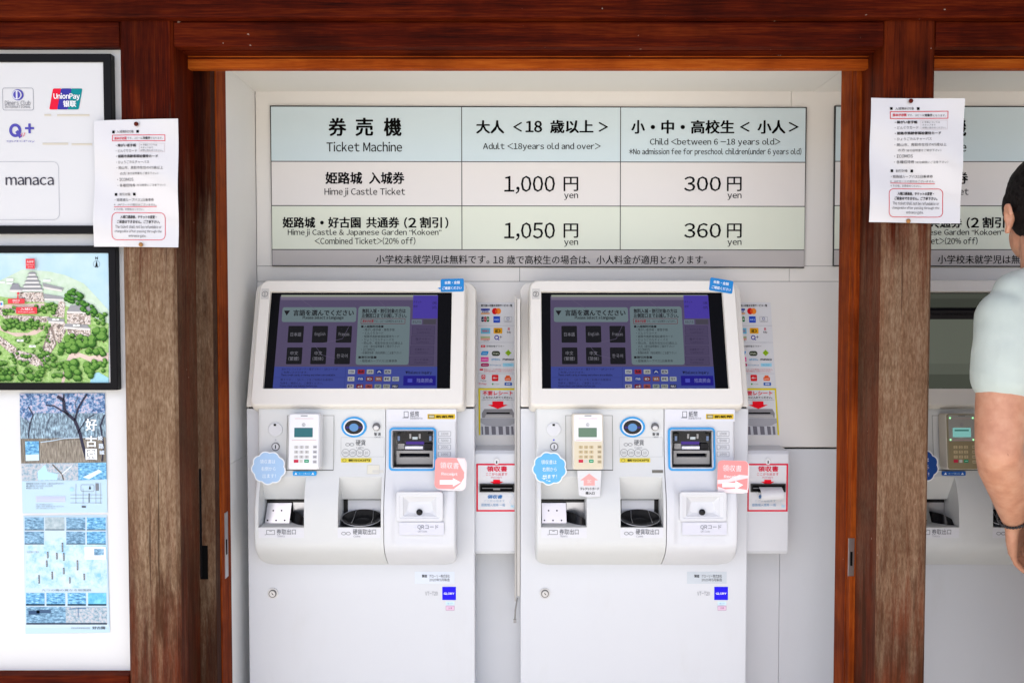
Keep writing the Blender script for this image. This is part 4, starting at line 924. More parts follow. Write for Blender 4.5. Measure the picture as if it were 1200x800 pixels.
# ------------------------------------------------------------------ price boards on the back wall
def price_board(dx, label):
    y = NY-.008
    MB.org = P(630, 218, y); s = Sheet((0, y, 0)); mb = MB()
    pts = [(316.2, 123.8), (945.6, 125.8), (942.4, 314.2), (318.8, 312)]
    s.plate(mb, pts, -.0075, 0, simple('board_edge', (.006, .006, .006), .5) if 'board_edge' not in MATS else MATS['board_edge'])
    o = mb.build('price_board', loc=MB.org+Vector((dx, 0, 0))); tag(o, label, 'price board', 'price boards on the back wall')
    yr = [(0, 1.2), (65.2, 66), (117, 117.6), (168.4, 168.6), (188, 188)]
    def ln(x): return lambda yy: x+(yy-218)*(-.0085)*(x-630)/313
    def L(k, x): a, b = yr[k]; return 124+a+(b-a)*(x-316)/629+(x-316)/629*1.0*(k < 4)*.4+(k == 4)*(x-316)/629*2
    xs_ = [317, 541.2, 727, 944.6]
    bev = lambda i, yy: xs_[i]+(xs_[i]-630)*(218-yy)*3.1e-5
    cols = ['#cbdade', '#e0dcd8', '#dadfcf', '#b8b3b0']
    for k in range(4):
        for c in range(3 if k < 3 else 1):
            i0, i1 = (c, c+1) if k < 3 else (0, 3)
            g_ = .5; q = []
            for i, sg in ((i0, g_), (i1, -g_)):
                for kk, s2 in ((k, g_), (k+1, -g_)):
                    yy = L(kk, xs_[i])+s2; q.append((bev(i, yy)+sg*(2.8 if i in (0, 3) else 1), yy+(s2*1.6 if (k == 0 and kk == 0) or kk == 4 else 0)))
            s.poly([q[0], q[2], q[3], q[1]], ink(cols[k], .3), 1)
    T = '#050405'
    for ch, x in zip('券売機', (395.5, 427, 460.2)): s.text(ch, x, 149, 21, 21.5, T, True)
    s.text('Ticket Machine', 427, 172.2, 88.5, 11.6, T, .5)
    s.text('大人', 574.5, 149, 33, 15.5, T, True); s.text('<', 606.5, 149, 10.4, 11.4, T, True); s.text('18', 625.6, 148.6, 19.6, 13.6, T, True); s.text('歳以上', 670, 148.6, 51, 15.6, T, True); s.text('>', 707, 149, 11, 11.4, T, True)
    s.text('Adult <18years old and over>', 635, 172.4, 138, 9.6, T, .5)
    for q, x, w_ in (('小', 747.8, 16), ('中', 782.4, 15), ('高校生', 835, 51), ('小人', 904, 33)): s.text(q, x, 149, w_, 16, T, True)
    for x in (765, 800): s.ell(x, 149.2, 2.6, 2.5, T, 4)
    s.text('<', 872.6, 149, 11.4, 11.4, T, True); s.text('>', 930, 149, 11.8, 11.4, T, True)
    s.text('Child <between 6 -18 years old>', 838, 167.2, 153, 9.6, T, .5); s.text('*No admission fee for preschool children(under 6 years old)', 838, 178.4, 202, 9.6, T, .5)
    s.text('姫路城', 403, 208.8, 43.4, 14.2, T, True); s.text('入城券', 453.2, 208.8, 41.6, 14.2, T, True); s.text('Himeji Castle Ticket', 427.6, 225.6, 94.5, 10.6, T, .5)
    for yy, a, b in ((216, '1,000', '300'), (270.6, '1,050', '360')):
        s.text(a, 620.6, yy+.8, 59.5, 18.4+2.8, T, .5); s.text(b, 823.2, yy-.4, 43.4, 17.4, T, .5)
        for x in (669, 860.4):
            s.text('円', x, yy-.2, 17.2, 16.8, T, .5); s.text('yen', x+.2, yy+14.8+ (0 if yy < 250 else 0), 16.4, 7.6, T, .5)
    s.text('姫路城', 350.4, 260.8, 38.4, 12.8, T, True); s.ell(377.4, 261, 2.2, 2.2, T, 4); s.text('好古園', 403.6, 260.8, 38.4, 12.8, T, True); s.text('共通券', 448.6, 260.8, 39, 12.8, T, True); s.text('(', 475.4, 261.2, 3.8, 13, T, True); s.text('2', 483.2, 261, 9.6, 11.6, T, True); s.text('割引', 505, 260.8, 26, 12.8, T, True); s.text(')', 523.6, 261.2, 3.8, 13, T, True)
    s.text('Himeji Castle & Japanese Garden “Kokoen”', 427.4, 273, 180, 9, T, .5); s.text('<Combined Ticket>(20% off)', 427.8, 282.4, 118, 9, T, .5)
    s.tl('小学校未就学児は無料です。', 440.5, 304, 133, 10.4, T, .5); s.tl('18 歳で高校生の場合は、小人料金が適用となります。', 578, 304.4, 250, 10.4, T, .5)
    s.build('lettering', o); MB.org = Vector((0, 0, 0))
price_board(0, 'wide ticket price board above the two machines, fully in view')
price_board(PX(973.4, NY-.008)-PX(317.5, NY-.008), 'second ticket price board, partly hidden behind the right post and the person')

# ------------------------------------------------------------------ notices pinned to the posts
def post_notice(left, label):
    if left:
        corners = [(109, 141), (210, 140), (209.4, 290), (110.2, 289)]
        m = lambda x, y: (132+(x-1042)*.935+.03*(y-131), 158.3+(y-131)*1.005-.01*(x-1042)); kx = .935
        pins = [(159.5, 145.4), (165, 286.6)]
    else:
        corners = [(1020.6, 115), (1127.4, 117), (1122.8, 262.4), (1017, 260.6)]
        m = lambda x, y: (x, y+.012*(x-1042)); kx = 1; pins = [(1067.6, 118.4), (1064.6, 259)]
    Y0 = 1.9965; ctr = P(sum(c[0] for c in corners)/4, sum(c[1] for c in corners)/4, Y0)
    w_ = .105
    def bend(a, b):
        u = (a)/w_; v = b/.145
        k = .004*math.sin(u*2.2+.6)*math.sin(v*2.0+.3)+.0025*math.sin(v*5+u*2)
        return k-(.010*max(0, -u-.1)**2 if left else -.008*max(0, u-.1)**2)+.0045
    MB.org = ctr; s = Sheet(ctr, bend=bend); s.EPS = .0004; mb = MB()
    n = 30; q = [[None]*(n+1) for _ in range(n+1)]
    for i in range(n+1):
        for j in range(n+1):
            u, v = i/n, j/n
            x = (corners[0][0]*(1-u)+corners[1][0]*u)*(1-v)+(corners[3][0]*(1-u)+corners[2][0]*u)*v
            y = (corners[0][1]*(1-u)+corners[1][1]*u)*(1-v)+(corners[3][1]*(1-u)+corners[2][1]*u)*v
            q[i][j] = s.hit(x, y)
    vs = [s.w(*q[i][j], d) for d in (0, -.0008) for i in range(n+1) for j in range(n+1)]; N1 = (n+1)**2
    ix = lambda i, j: i*(n+1)+j
    fs = [(ix(i, j), ix(i, j+1), ix(i+1, j+1), ix(i+1, j)) for i in range(n) for j in range(n)]
    mb.add(vs, fs, LAMI, True)
    mb.add(vs[N1:], [f[::-1] for f in fs], LAMI, True)
    o = mb.build('paper_notice', fix=False); tag(o, label, 'notice', 'paper notices pinned to the posts')
    K = '#2c2a2c' if not left else '#3e3b3e'; R = '#d02838' if not left else '#d8485a'
    def tx(st, x0, x1, y, h, col=K, bold=False): c = m((x0+x1)/2, y); s.text(st, c[0], c[1], (x1-x0)*kx, h, col, bold)
    def sq(x, y): c = m(x, y); s.rect(c[0]-1.5, c[1]-1.6, c[0]+1.5, c[1]+1.6, '#111', 3)
    sq(1043.7, 127.8); sq(1074.7, 127.8); tx('入城無料対象', 1048, 1070, 127.8, 3.4)
    a = m(1042, 131.2); b = m(1109, 139.4); s.frame(a[0], a[1], b[0], b[1], .8, R, 2); tx('原本が必要', 1045, 1061, 135.5, 3.4, R, True); tx('です。コピーは', 1062, 1081, 135.6, 2.6); tx('対象外', 1081.5, 1091, 135.6, 3.2, K, True); tx('となります。', 1091.5, 1106, 135.8, 2.4)
    for st, x1, y in (('・障がい者手帳', 1073, 144), ('・どんぐりカード', 1074, 150.4), ('・姫路市高齢者福祉優待カード', 1100, 156.8), ('・ひょうごカルチャーパス', 1089, 163.6), ('・岡山市、鳥取市在住の65歳以上', 1106, 170.2), ('・ICOMOS', 1068, 183.5), ('・各種招待券', 1070, 190.2)):
        tx(st, 1047, x1, y, 3.6, K, st[1] in '障姫')
    tx('の方', 1051, 1059, 176.6, 3.4); tx('（身分証明書をご提示下さい）', 1060, 1100, 176.8, 2.8, '#555'); tx('（有効期限にご注意下さい）', 1071, 1108, 190.4, 2.8, '#555')
    a = m(1077, 141.6); b = m(1108, 152); s.frame(a[0], a[1], b[0], b[1], .35, '#c4b4b4', 2)
    for st, x1, y in (('※手帳については', 1099, 143.8), ('スタッフまで', 1094, 147), ('お問い合わせください。', 1106, 150.2)): tx(st, 1078.6, x1, y, 2.2, '#555')
    sq(1044.5, 200.5); sq(1067.7, 200.5); tx('割引対象', 1049, 1063, 200.5, 3.4)
    tx('・姫路城ループバス1日乗車券', 1043, 1092, 207, 3.5); tx('※ JAFカードの割引はございません。', 1042, 1095, 212.6, 2.8, '#666'); a = m(1042, 215); b = m(1095, 215); s.line([a, b], .7, R, 3); tx('※その他、お問合せください。', 1042, 1079, 218, 2.8, '#666')
    a = m(1039.6, 221.4); b = m(1104.4, 254.4); s.frame(a[0], a[1], b[0], b[1], .7, R, 2, 6)
    for st, x0, x1, y, bo in (('入城口通過後、チケットの変更・', 1050, 1094, 227, True), ('ご返金はできません。ご了承下さい。', 1046, 1098, 232.6, True), ('The ticket shall not be refundable or', 1044, 1100, 238.4, False), ('changeable after passing through the', 1043, 1100, 244, False), ('entrance gate.', 1060, 1081, 249.6, False)): tx(st, x0, x1, y, 3.8, K, bo)
    s.build('lettering', o); MB.org = Vector((0, 0, 0))
    for i, (x, y) in enumerate(pins):
        c = P(x, y, Y0-.009); mb = MB(); mat = (ink('#5a2018', .3), ink('#a8794a', .3))[i]
        mb.ball(c, (.0052, .0032, .0052), mat, 14); mb.tube([c, (c.x, 1.999, c.z)], .0009, STEEL, 6)
        pn = mb.build('push_pin', org=c)
        tag(pn, ('red brown' if i == 0 else 'tan')+' push pin at the '+('top' if i == 0 else 'bottom')+' of the paper on the '+('left' if left else 'right')+' post', 'push pin', 'push pins holding the post papers')
post_notice(True, 'wrinkled laminated admission notice pinned to the left post, overlapping the framed boards')
post_notice(False, 'flat laminated admission notice pinned to the right post, near the person')

# ------------------------------------------------------------------ framed boards on the poster wall
YF = 2.008
def framed(x0, y0, x1, y1, bw, label, name):
    c = P((x0+x1)/2, (y0+y1)/2, 2.02); MB.org = c; s = Sheet((0, YF, 0)); mb = MB()
    s.fplate(mb, x0, y0, x1, y1, bw, -.021, 0, BLACKF); o = mb.build(name, bevel=.0015); tag(o, label, 'framed board')
    mb = MB(); s.rplate(mb, x0+bw-.5, y0+bw-.5, x1-bw+.5, y1-bw+.5, -.02, -.006, BOARDW); mb.build('board_panel', o)
    return o, Sheet((0, YF+.0056, 0))
o, s = framed(-290, 63.4, 131.4, 274, 9.4, 'black framed white board with payment logos at the top of the poster wall', 'payment_board')
V = '#5550a8'
s.frame(3, 103.2, 39.4, 129.6, .5, '#8a8a94', 1, 2.6); s.ring(21, 111.4, 6.8, 6.6, 2, V, 2); s.ell(19.9, 111.4, 5.4, 5.6, '#d8d8e2', 3); s.ell(19.9, 111.4, 4.2, 4.6, V, 4); s.rect(18.9, 106.6, 20.9, 116.2, '#d8d8e2', 5)
s.text('Diners Club', 21, 120.8, 30, 5.6, '#6f6f78'); s.text('INTERNATIONAL', 21, 125.6, 30.5, 3, '#6f6f78')
sh = .2
for a, b, c in ((60, 70.5, '#e0203c'), (69.5, 82, '#3b3a98'), (81, 94.5, '#12868c')): s.rect(a, 104, b, 128.6, c, 2 if c != '#3b3a98' else 3, 1.6, sh)
s.text('UnionPay', 78.6, 113.8, 31, 8.6, '#f2f2f4', True, 6); s.text('银联', 82, 122, 15.4, 7.6, '#f2f2f4', True, 6)
s.ring(18, 153, 7.2, 8, 3.4, V, 2); s.poly([(18, 155), (21, 152.6), (26.5, 160), (23, 162.4)], V, 3); s.line([(24.5, 160), (26.4, 156)], .8, '#d86a80', 4); s.line([(27.5, 160.6), (29.6, 155.6)], .8, '#d86a80', 4); s.rect(29.4, 149.2, 40, 151.8, V, 2); s.rect(33.4, 145, 36.2, 156.4, V, 3)
s.text('QUICPay', 24.6, 166, 33, 2.8, '#7d7ab8', False)
s.frame(-60, 189.4, 69.4, 257.8, .5, '#a8a8b0', 1, 7); s.text('manaca', 35, 212.4, 56.5, 9.6, '#3c3a46', .5)
for x0, x1, y in ((52, 60, 135.4), (67, 105, 135.6), (50, 80, 169), (84, 108, 169.6)): s.rect(x0, y-1, x1, y+1, '#d2cbbc', 1); s.line([(x0, y-1), (x1, y-1.2)], .4, '#c0b299', 2)
s.build('lettering', o); MB.org = Vector((0, 0, 0))

o, s = framed(-190, 288, 136.4, 457.2, 8.6, 'black framed illustrated map of a castle hill with green trees', 'castle_map')
rnd = random.Random(3)
def Q(x, y): return (x/4.571, 285+y/4.571)
def qp(pts, col, l): s.poly([Q(*p) for p in pts], col, l)
stone, t, b = newmat('printed_stonework')
vo = nd(t, 'ShaderNodeTexVoronoi'); vo.inputs['Scale'].default_value = 330; t.links.new(pos(t), vo.inputs['Vector'])
t.links.new(ramp(t, vo.outputs['Color'], [(.2, lin('#6d6058')), (.5, lin('#c2b0a2')), (.85, lin('#e4dad2'))]), b.inputs['Base Color'])
grass, t, b = newmat('printed_grass'); t.links.new(ramp(t, noise(t, pos(t), 150, 4), [(.35, lin('#7fae4c')), (.65, lin('#b2d084'))]), b.inputs['Base Color'])
skyp, t, b = newmat('printed_pale_sky'); t.links.new(ramp(t, noise(t, pos(t), 9, 4), [(.35, lin('#aacede')), (.7, lin('#c6dde2'))]), b.inputs['Base Color'])
hillp, t, b = newmat('printed_pale_hill'); t.links.new(ramp(t, noise(t, pos(t), 60, 5), [(.3, lin('#bcd4b4')), (.7, lin('#cfdfcc'))]), b.inputs['Base Color'])
s.poly([(-181.4, 296.6), (127.8, 296.6), (127.8, 448.6), (-181.4, 448.6)], skyp, 1)
qp([(-820, 250), (-500, 150), (-200, 180), (0, 200), (120, 140), (260, 150), (350, 170), (450, 215), (530, 300), (583, 360), (583, 520), (-820, 520)], hillp, 2)
qp([(-820, 400), (-300, 300), (0, 285), (340, 330), (583, 430), (583, 746), (-820, 746)], grass, 3)
def tree(x, y, r, dk=False, l=9):
    gs = ('#2c5220', '#47742f', '#6f9a48') if not dk else ('#23471a', '#35642a', '#558a38')
    for gi, (c, k) in enumerate(zip(gs, (1, .86, .6))):
        n = 11; pts = [(x-gi*r*.16+r*k*math.cos(6.283*i/n)*rnd.uniform(.8, 1.12), y-gi*r*.2+r*.86*k*math.sin(6.283*i/n)*rnd.uniform(.8, 1.12)) for i in range(n)]
        qp(pts, c, l+gi*.6)
    if r > 20: qp([(x-2, y+r*.6), (x+2, y+r*.6), (x+2, y+r*1.1), (x-2, y+r*1.1)], '#5a4630', l-.4)
# paths, walls, buildings of the map
qp([(-820, 480), (-200, 420), (0, 440), (60, 478), (150, 480), (235, 440), (250, 455), (190, 490), (90, 500), (0, 465), (-820, 520)], '#d8c0b2', 4)
qp([(0, 330), (240, 320), (235, 345), (80, 372), (0, 352)], '#dcc8bc', 4)
qp([(330, 745), (350, 640), (375, 590), (420, 583), (480, 605), (583, 585), (583, 630), (500, 640), (430, 610), (390, 620), (360, 690), (345, 745)], '#dcc6b8', 4)
qp([(490, 700), (530, 690), (583, 720), (583, 746), (485, 746)], '#9fd0dc', 5)
qp([(0, 340), (40, 380), (40, 410), (0, 380)], stone, 6); qp([(40, 385), (270, 392), (250, 425), (45, 412)], stone, 6)
qp([(0, 495), (110, 575), (210, 600), (228, 668), (100, 625), (0, 540)], stone, 6); qp([(270, 440), (285, 450), (305, 540), (225, 665), (215, 605)], '#8e8078', 7); qp([(272, 460), (300, 540), (228, 662), (222, 610)], stone, 7.5)
qp([(270, 415), (350, 420), (355, 470), (320, 545), (290, 500)], stone, 6); qp([(318, 300), (352, 320), (345, 400), (280, 392), (310, 350)], stone, 6)
qp([(360, 360), (487, 366), (487, 436), (362, 430)], stone, 7); qp([(352, 440), (487, 452), (487, 530), (372, 500)], stone, 7)
for pts in ([(380, 332), (478, 336), (492, 368), (362, 364)], [(352, 430), (470, 436), (486, 456), (345, 446)], [(250, 398), (350, 405), (345, 420), (262, 416)], [(230, 212), (345, 240), (335, 250), (235, 232)], [(235, 270), (330, 285), (345, 300), (240, 295)], [(60, 232), (125, 236), (120, 250), (55, 250)]): qp(pts, '#9a9a9c', 8); qp([(p[0], p[1]+11) for p in (pts[3], pts[2])]+[pts[2], pts[3]], '#dedad4', 8.4)
qp([(112, 262), (232, 262), (240, 316), (104, 312)], stone, 8)
for k in range(5):
    wk = 56-k*9; yb2 = 258-k*21; qp([(176-wk, yb2), (176+wk, yb2), (176+wk-4, yb2-10), (176-wk+4, yb2-10)], '#e2e0dc', 9+k*.3); qp([(176-wk-7, yb2-9), (176+wk+7, yb2-9), (176+wk-8, yb2-20), (176-wk+8, yb2-20)], '#8f8f92', 9.2+k*.3)
qp([(70, 215), (100, 215), (118, 250), (60, 250)], '#94949a', 9); qp([(62, 250), (118, 250), (118, 262), (66, 262)], '#e0ded8', 9)
for x, y, a, b2 in ((0, 205, 30, 215), (38, 188, 75, 205), (38, 210, 75, 220), (235, 195, 275, 207)): s.rect(*Q(x, y), *Q(a, b2), '#e4e6e4', 9)
for (cx, cy, rx, ry, n, r0, r1) in ((250, 350, 55, 28, 12, 9, 18), (62, 362, 38, 18, 8, 9, 16), (400, 290, 45, 38, 13, 12, 26), (480, 340, 40, 36, 9, 12, 24), (540, 400, 40, 36, 9, 12, 22), (110, 435, 100, 24, 22, 10, 22), (150, 550, 85, 60, 20, 7, 13), (250, 480, 24, 50, 10, 7, 12), (70, 640, 110, 60, 20, 9, 20), (110, 715, 110, 28, 14, 14, 30), (270, 640, 70, 70, 26, 11, 22), (370, 540, 40, 40, 6, 22, 38), (540, 500, 42, 46, 7, 24, 36), (430, 530, 44, 40, 6, 20, 34), (510, 580, 60, 18, 5, 20, 30), (425, 690, 70, 50, 9, 24, 38), (520, 655, 30, 20, 3, 18, 30), (566, 655, 12, 30, 3, 12, 20), (-200, 600, 200, 100, 40, 14, 34), (-200, 400, 180, 50, 30, 12, 24), (20, 680, 60, 40, 8, 20, 34)):
    pts = sorted([(cy+rnd.uniform(-ry, ry), cx+rnd.uniform(-rx, rx), rnd.uniform(r0, r1)*.74) for _ in range(int(n*1.7))])
    for i, (y, x, r) in enumerate(pts):
        if x+r > 583: x = 580-r
        if y+r > 744: y = 742-r
        tree(x, y, r, cy < 345, 10+i*.35)
for x0, y0, x1, y1 in ((148, 84, 196, 138), (52, 297, 142, 324), (96, 342, 208, 378)):
    s.rect(*Q(x0, y0), *Q(x1, y1), '#dc4a50', 28, .6)
qp([(100, 297), (106, 266), (112, 297)], '#dc4a50', 28); s.ell(*Q(108, 269), 1.6, 1.6, '#dc4a50', 28.5, 10)
s.text('大天守', *Q(172, 100), 8, 2.6, '#f6e0e0', True, 30); s.text('Main Keep', *Q(172, 116), 8.6, 1.8, '#f6e0e0', False, 30); s.text('천수각', *Q(172, 128), 6, 1.8, '#f6e0e0', False, 30)
s.text('出口', *Q(97, 306), 8, 2.2, '#f6e0e0', True, 30); s.text('Exit', *Q(97, 317), 7, 1.6, '#f6e0e0', False, 30); s.text('入城口', *Q(152, 352), 14, 2.6, '#f6e0e0', True, 30); s.text('Entrance gate', *Q(152, 368), 19, 2, '#f6e0e0', False, 30)
s.rect(*Q(0, 310), *Q(28, 340), '#e8eef2', 28, .6); s.rect(*Q(4, 318), *Q(14, 332), '#d85060', 29); s.rect(*Q(14, 318), *Q(24, 332), '#4a90d0', 29)
for x, y in ((100, 515), (165, 545), (400, 434), (290, 402)): s.rect(*Q(x, y), *Q(x+36, y+11), '#eef0ea', 28, .4); s.text('門', *Q(x+18, y+5.5), 2, 1.6, '#555', False, 30)
s.text('N', *Q(518, 80), 3, 3, '#2b2b30', True, 4); s.ring(*Q(518, 112), 4, 4.2, .35, '#5a6a70', 3); s.poly([Q(518, 92), Q(526, 130), Q(518, 126), Q(510, 130)], '#17171c', 4)
s.build('map_print', o); MB.org = Vector((0, 0, 0))

# ------------------------------------------------------------------ paper posters below the map
def photo(name, stops, sc=70, warp=(1, 1, 1), detail=6):
    m, t, b = newmat(name); t.links.new(ramp(t, noise(t, pos(t, warp), sc, detail, .7), [(p, lin(c)) for p, c in stops]), b.inputs['Base Color']); b.inputs['Roughness'].default_value = .4; return m
F1 = photo('print_foliage', [(.30, '#152a50'), (.44, '#35598a'), (.51, '#6f98bc'), (.57, '#b9b2c6'), (.68, '#cfbcc8')], 130)
F2 = photo('print_grove', [(.32, '#2f3f4e'), (.45, '#5f7484'), (.55, '#8ba4b2'), (.66, '#b6dcf0')], 150, (1.4, 1, .5))
F3 = photo('print_hedge', [(.3, '#433f3a'), (.5, '#746b5e'), (.7, '#9c9382')], 160, (2.2, 1, .25))
F4 = photo('print_blossom', [(.3, '#5d7686'), (.48, '#97b0bf'), (.57, '#c8bfbe'), (.7, '#8cc4e6')], 150)
F5 = photo('print_blue_garden', [(.3, '#1d4a74'), (.44, '#3f86b8'), (.56, '#7cc0e2'), (.7, '#c6e8f6')], 150, (.6, 1, 1.6))
F6 = photo('print_grey_garden', [(.3, '#2a4660'), (.45, '#5782a0'), (.57, '#86b4d0'), (.7, '#c4e0f0')], 150, (.6, 1, 1.6))
F7 = photo('print_pale_map', [(.34, '#8fc2e0'), (.48, '#b4d4e6'), (.6, '#c9d9e2')], 60)
def poster(pts, name, label):
    c = P(sum(p[0] for p in pts)/4, sum(p[1] for p in pts)/4, 2.0295); MB.org = c; s = Sheet((0, 2.0285, 0)); mb = MB()
    q = [s.hit(*p) for p in pts]; n = 8; vs = []
    for i in range(n+1):
        for j in range(n+1):
            u, v = i/n, j/n; vs.append(s.w(*[(q[0][k]*(1-u)+q[1][k]*u)*(1-v)+(q[3][k]*(1-u)+q[2][k]*u)*v for k in (0, 1)], 0))
    mb.add(vs, [(i*(n+1)+j, i*(n+1)+j+1, (i+1)*(n+1)+j+1, (i+1)*(n+1)+j) for i in range(n) for j in range(n)], ink('#b9d3e4', .4))
    o = mb.build(name, fix=False); tag(o, label, 'poster', 'garden posters on the poster wall'); return o, s
o, s = poster([(23, 461), (123, 460.4), (126, 600), (26.6, 601)], 'garden_poster', 'upper garden poster with a bare tree photo and white brush lettering')
def Q(x, y): return (x/5.333+ (0), 450+y/5.333)
qp([(124, 58), (656, 56), (660, 250), (126, 260)], F1, 3); qp([(126, 180), (658, 180), (662, 370), (130, 380)], F2, 3.6); qp([(126, 58), (250, 58), (240, 150), (180, 230), (128, 200)], F1, 4); qp([(130, 340), (662, 330), (666, 490), (134, 494)], F3, 4.4)
qp([(250, 360), (560, 345), (560, 485), (256, 490)], photo('print_fence', [(.35, '#463e32'), (.5, '#82786a'), (.66, '#b4ac9e')], 260, (2.5, 1, .15)), 5); s.line([Q(255, 362), Q(330, 352), Q(400, 338), Q(560, 330)], .9, '#b9cfe0', 6)
bk = '#3a3948'
for p, w_ in (([(545, 470), (525, 400), (500, 300), (470, 225), (430, 190), (405, 160), (400, 100), (360, 75)], 3.6), ([(470, 225), (490, 150), (520, 100), (545, 62)], 2.2), ([(430, 190), (380, 160), (340, 135), (290, 130)], 1.6), ([(400, 100), (402, 60)], 1.8), ([(490, 300), (540, 220), (590, 190)], 1.2), ([(180, 330), (190, 250), (210, 190), (180, 140)], 1.3), ([(190, 250), (160, 210)], .8), ([(285, 300), (300, 230), (330, 190)], .7), ([(480, 165), (470, 120), (490, 80)], .9), ([(640, 480), (650, 380), (630, 260), (655, 190)], 1.8)): s.line([Q(*a) for a in p], w_, bk if w_ > 1 else '#5d6474', 7)
qp([(160, 355), (246, 355), (248, 475), (164, 478)], F5, 8); qp([(164, 440), (246, 436), (248, 475), (165, 478)], '#cfe2ee', 8.4)
for ch, y in zip('好古園', (252, 356, 436)): s.text(ch, *Q(574, y), 13.5, 14.5 if ch == '好' else 13, '#f2f6fa', True, 10)
s.text('姫', *Q(630, 335), 6, 5, '#dfeaf6', True, 10); s.text('路', *Q(636, 385), 6, 6, '#dfeaf6', True, 10); s.text('城', *Q(640, 425), 6, 5, '#dfeaf6', True, 10)
qp([(136, 494), (490, 490), (492, 598), (140, 604)], F4, 6); qp([(490, 490), (666, 488), (668, 592), (492, 598)], F5, 6); qp([(520, 580), (620, 530), (640, 545), (560, 592)], '#d6eefa', 7)
qp([(238, 545), (285, 500), (300, 545), (365, 560), (360, 596), (240, 598)], '#b4dcf2', 7); s.line([Q(330, 500), Q(390, 560), Q(400, 598)], 1.6, '#6c6660', 7); s.line([Q(390, 560), Q(450, 510)], 1.3, '#dfe4e6', 7.5)
G = '#7c8690'
for y, x1, st in ((620, 400, '■開園時間 午前9時～午後5時（入園は午後4時30分まで）'), (634, 330, '■入園料金 大人310円 小人150円'), (648, 270, '■休園日 12月29日、30日')): s.tl(st, Q(166, 0)[0], Q(0, y)[1], (x1-166)/5.333, 2.2, G)
s.rect(*Q(225, 698), *Q(410, 736), '#c9d0e4', 3)
for y in (704, 712, 720, 730): s.line([Q(230, y), Q(405, y)], .35, '#a4adc8', 4)
for y, a, b2 in ((750, 225, 330), (762, 225, 400), (774, 225, 350)): s.tl('交通のご案内 姫路駅北口から徒歩15分', Q(a, 0)[0], Q(0, y)[1], (b2-a)/5.333, 1.7, '#98a2ac')
for p in ([(440, 690), (640, 690)], [(440, 712), (640, 712)], [(440, 740), (640, 740)], [(475, 620), (475, 745)], [(520, 650), (520, 745)], [(630, 615), (630, 745)], [(600, 612), (600, 745)]): s.line([Q(*a) for a in p], .4, '#8c9298', 3)
s.line([Q(558, 680), Q(558, 738)], 1.1, '#6a6e74', 4); s.frame(*Q(505, 625), *Q(590, 670), .5, '#8c9298', 3, 2); s.poly([Q(555, 655), Q(563, 632), Q(571, 655)], '#3c4048', 4); s.ell(*Q(450, 657), 2.6, 2.4, '#a9d4ea', 4); s.rect(*Q(512, 758), *Q(538, 770), '#5c6068', 4); s.rect(*Q(598, 618), *Q(618, 664), '#7b7f86', 4)
s.build('poster_print', o); MB.org = Vector((0, 0, 0))
o, s = poster([(27.4, 604), (125.4, 603), (128.8, 740.6), (30, 742)], 'garden_map_poster', 'lower garden poster with rows of small blue photos round a pale map')
def Q(x, y): return (x/5.333, 590+y/5.333)
qp([(152, 82), (664, 78), (682, 770), (160, 775)], '#c3d6e2', 2); qp([(165, 260), (520, 180), (668, 260), (672, 525), (165, 525)], F7, 3)
for i, (x0, x1) in enumerate(((156, 276), (284, 404), (416, 534), (544, 662))):
    s.rect(*Q(x0, 84), *Q(x1, 163), (F6, photo('print_water', [(.4, '#93a8b0'), (.6, '#b8c6ca')], 70), F6, F5)[i], 4); s.rect(*Q(x0, 158), *Q(x1, 164), '#51606a', 5)
    if i != 1: s.rect(*Q(x0, 173), *Q(x1, 252), (F6, 0, F6, F5)[i], 4); s.rect(*Q(x0, 246), *Q(x1, 252), '#41525e', 5)
    s.rect(*Q(x0+8, 555), *Q(x1+4, 633), (F5, F5, F5, photo('print_cyan', [(.35, '#3a9cc8'), (.6, '#7cd0ee')], 40))[i], 4); s.rect(*Q(x0+8, 624), *Q(x1+4, 634), '#1c3446', 5)
s.rect(*Q(166, 642), *Q(412, 752), F6, 4); s.rect(*Q(414, 642), *Q(670, 750), F4, 4); s.line([Q(490, 645), Q(490, 705)], .9, '#3f6c96', 5); s.line([Q(430, 655), Q(540, 650)], .9, '#3f6c96', 5); s.rect(*Q(166, 742), *Q(670, 752), '#3d4654', 5)
s.rect(*Q(180, 665), *Q(250, 690), '#3a5270', 5, 1); s.rect(*Q(230, 660), *Q(320, 682), '#48607c', 5, 1)
for x, y, h in ((300, 318, 40), (357, 325, 40), (392, 270, 56), (400, 330, 48), (294, 372, 40), (486, 382, 62), (400, 418, 40), (328, 446, 48), (246, 470, 52), (438, 476, 38), (528, 455, 40)): s.rect(*Q(x-5, y-h/2), *Q(x+5, y+h/2), '#55585e', 5, .3); s.text('御屋敷の庭'[:3], *Q(x, y), 1.2, h/5.333*.85, '#c9ced4', False, 7, 0, True)
s.rect(*Q(530, 268), *Q(662, 346), '#e9eef2', 4); s.rect(*Q(590, 280), *Q(650, 320), F6, 5); s.line([Q(535, 335), Q(650, 335)], .4, G, 5)
s.tl('好古園のご案内', Q(170, 0)[0], Q(0, 300)[1], 14, 2.4, '#8a949c'); s.tl('九つの趣の異なる庭園群', Q(262, 0)[0], Q(0, 538)[1], 58, 2.6, '#7a848c')
s.tl('姫路城西御屋敷跡庭園', Q(445, 0)[0], Q(0, 775)[1], 22, 2, '#8a949c'); s.tl('好古園', Q(578, 0)[0], Q(0, 773)[1], 15, 3.4, '#5c666e', True); s.ell(*Q(620, 445), 2.4, 2.4, '#8cc4e4', 5, 12)
s.build('poster_print', o); MB.org = Vector((0, 0, 0))
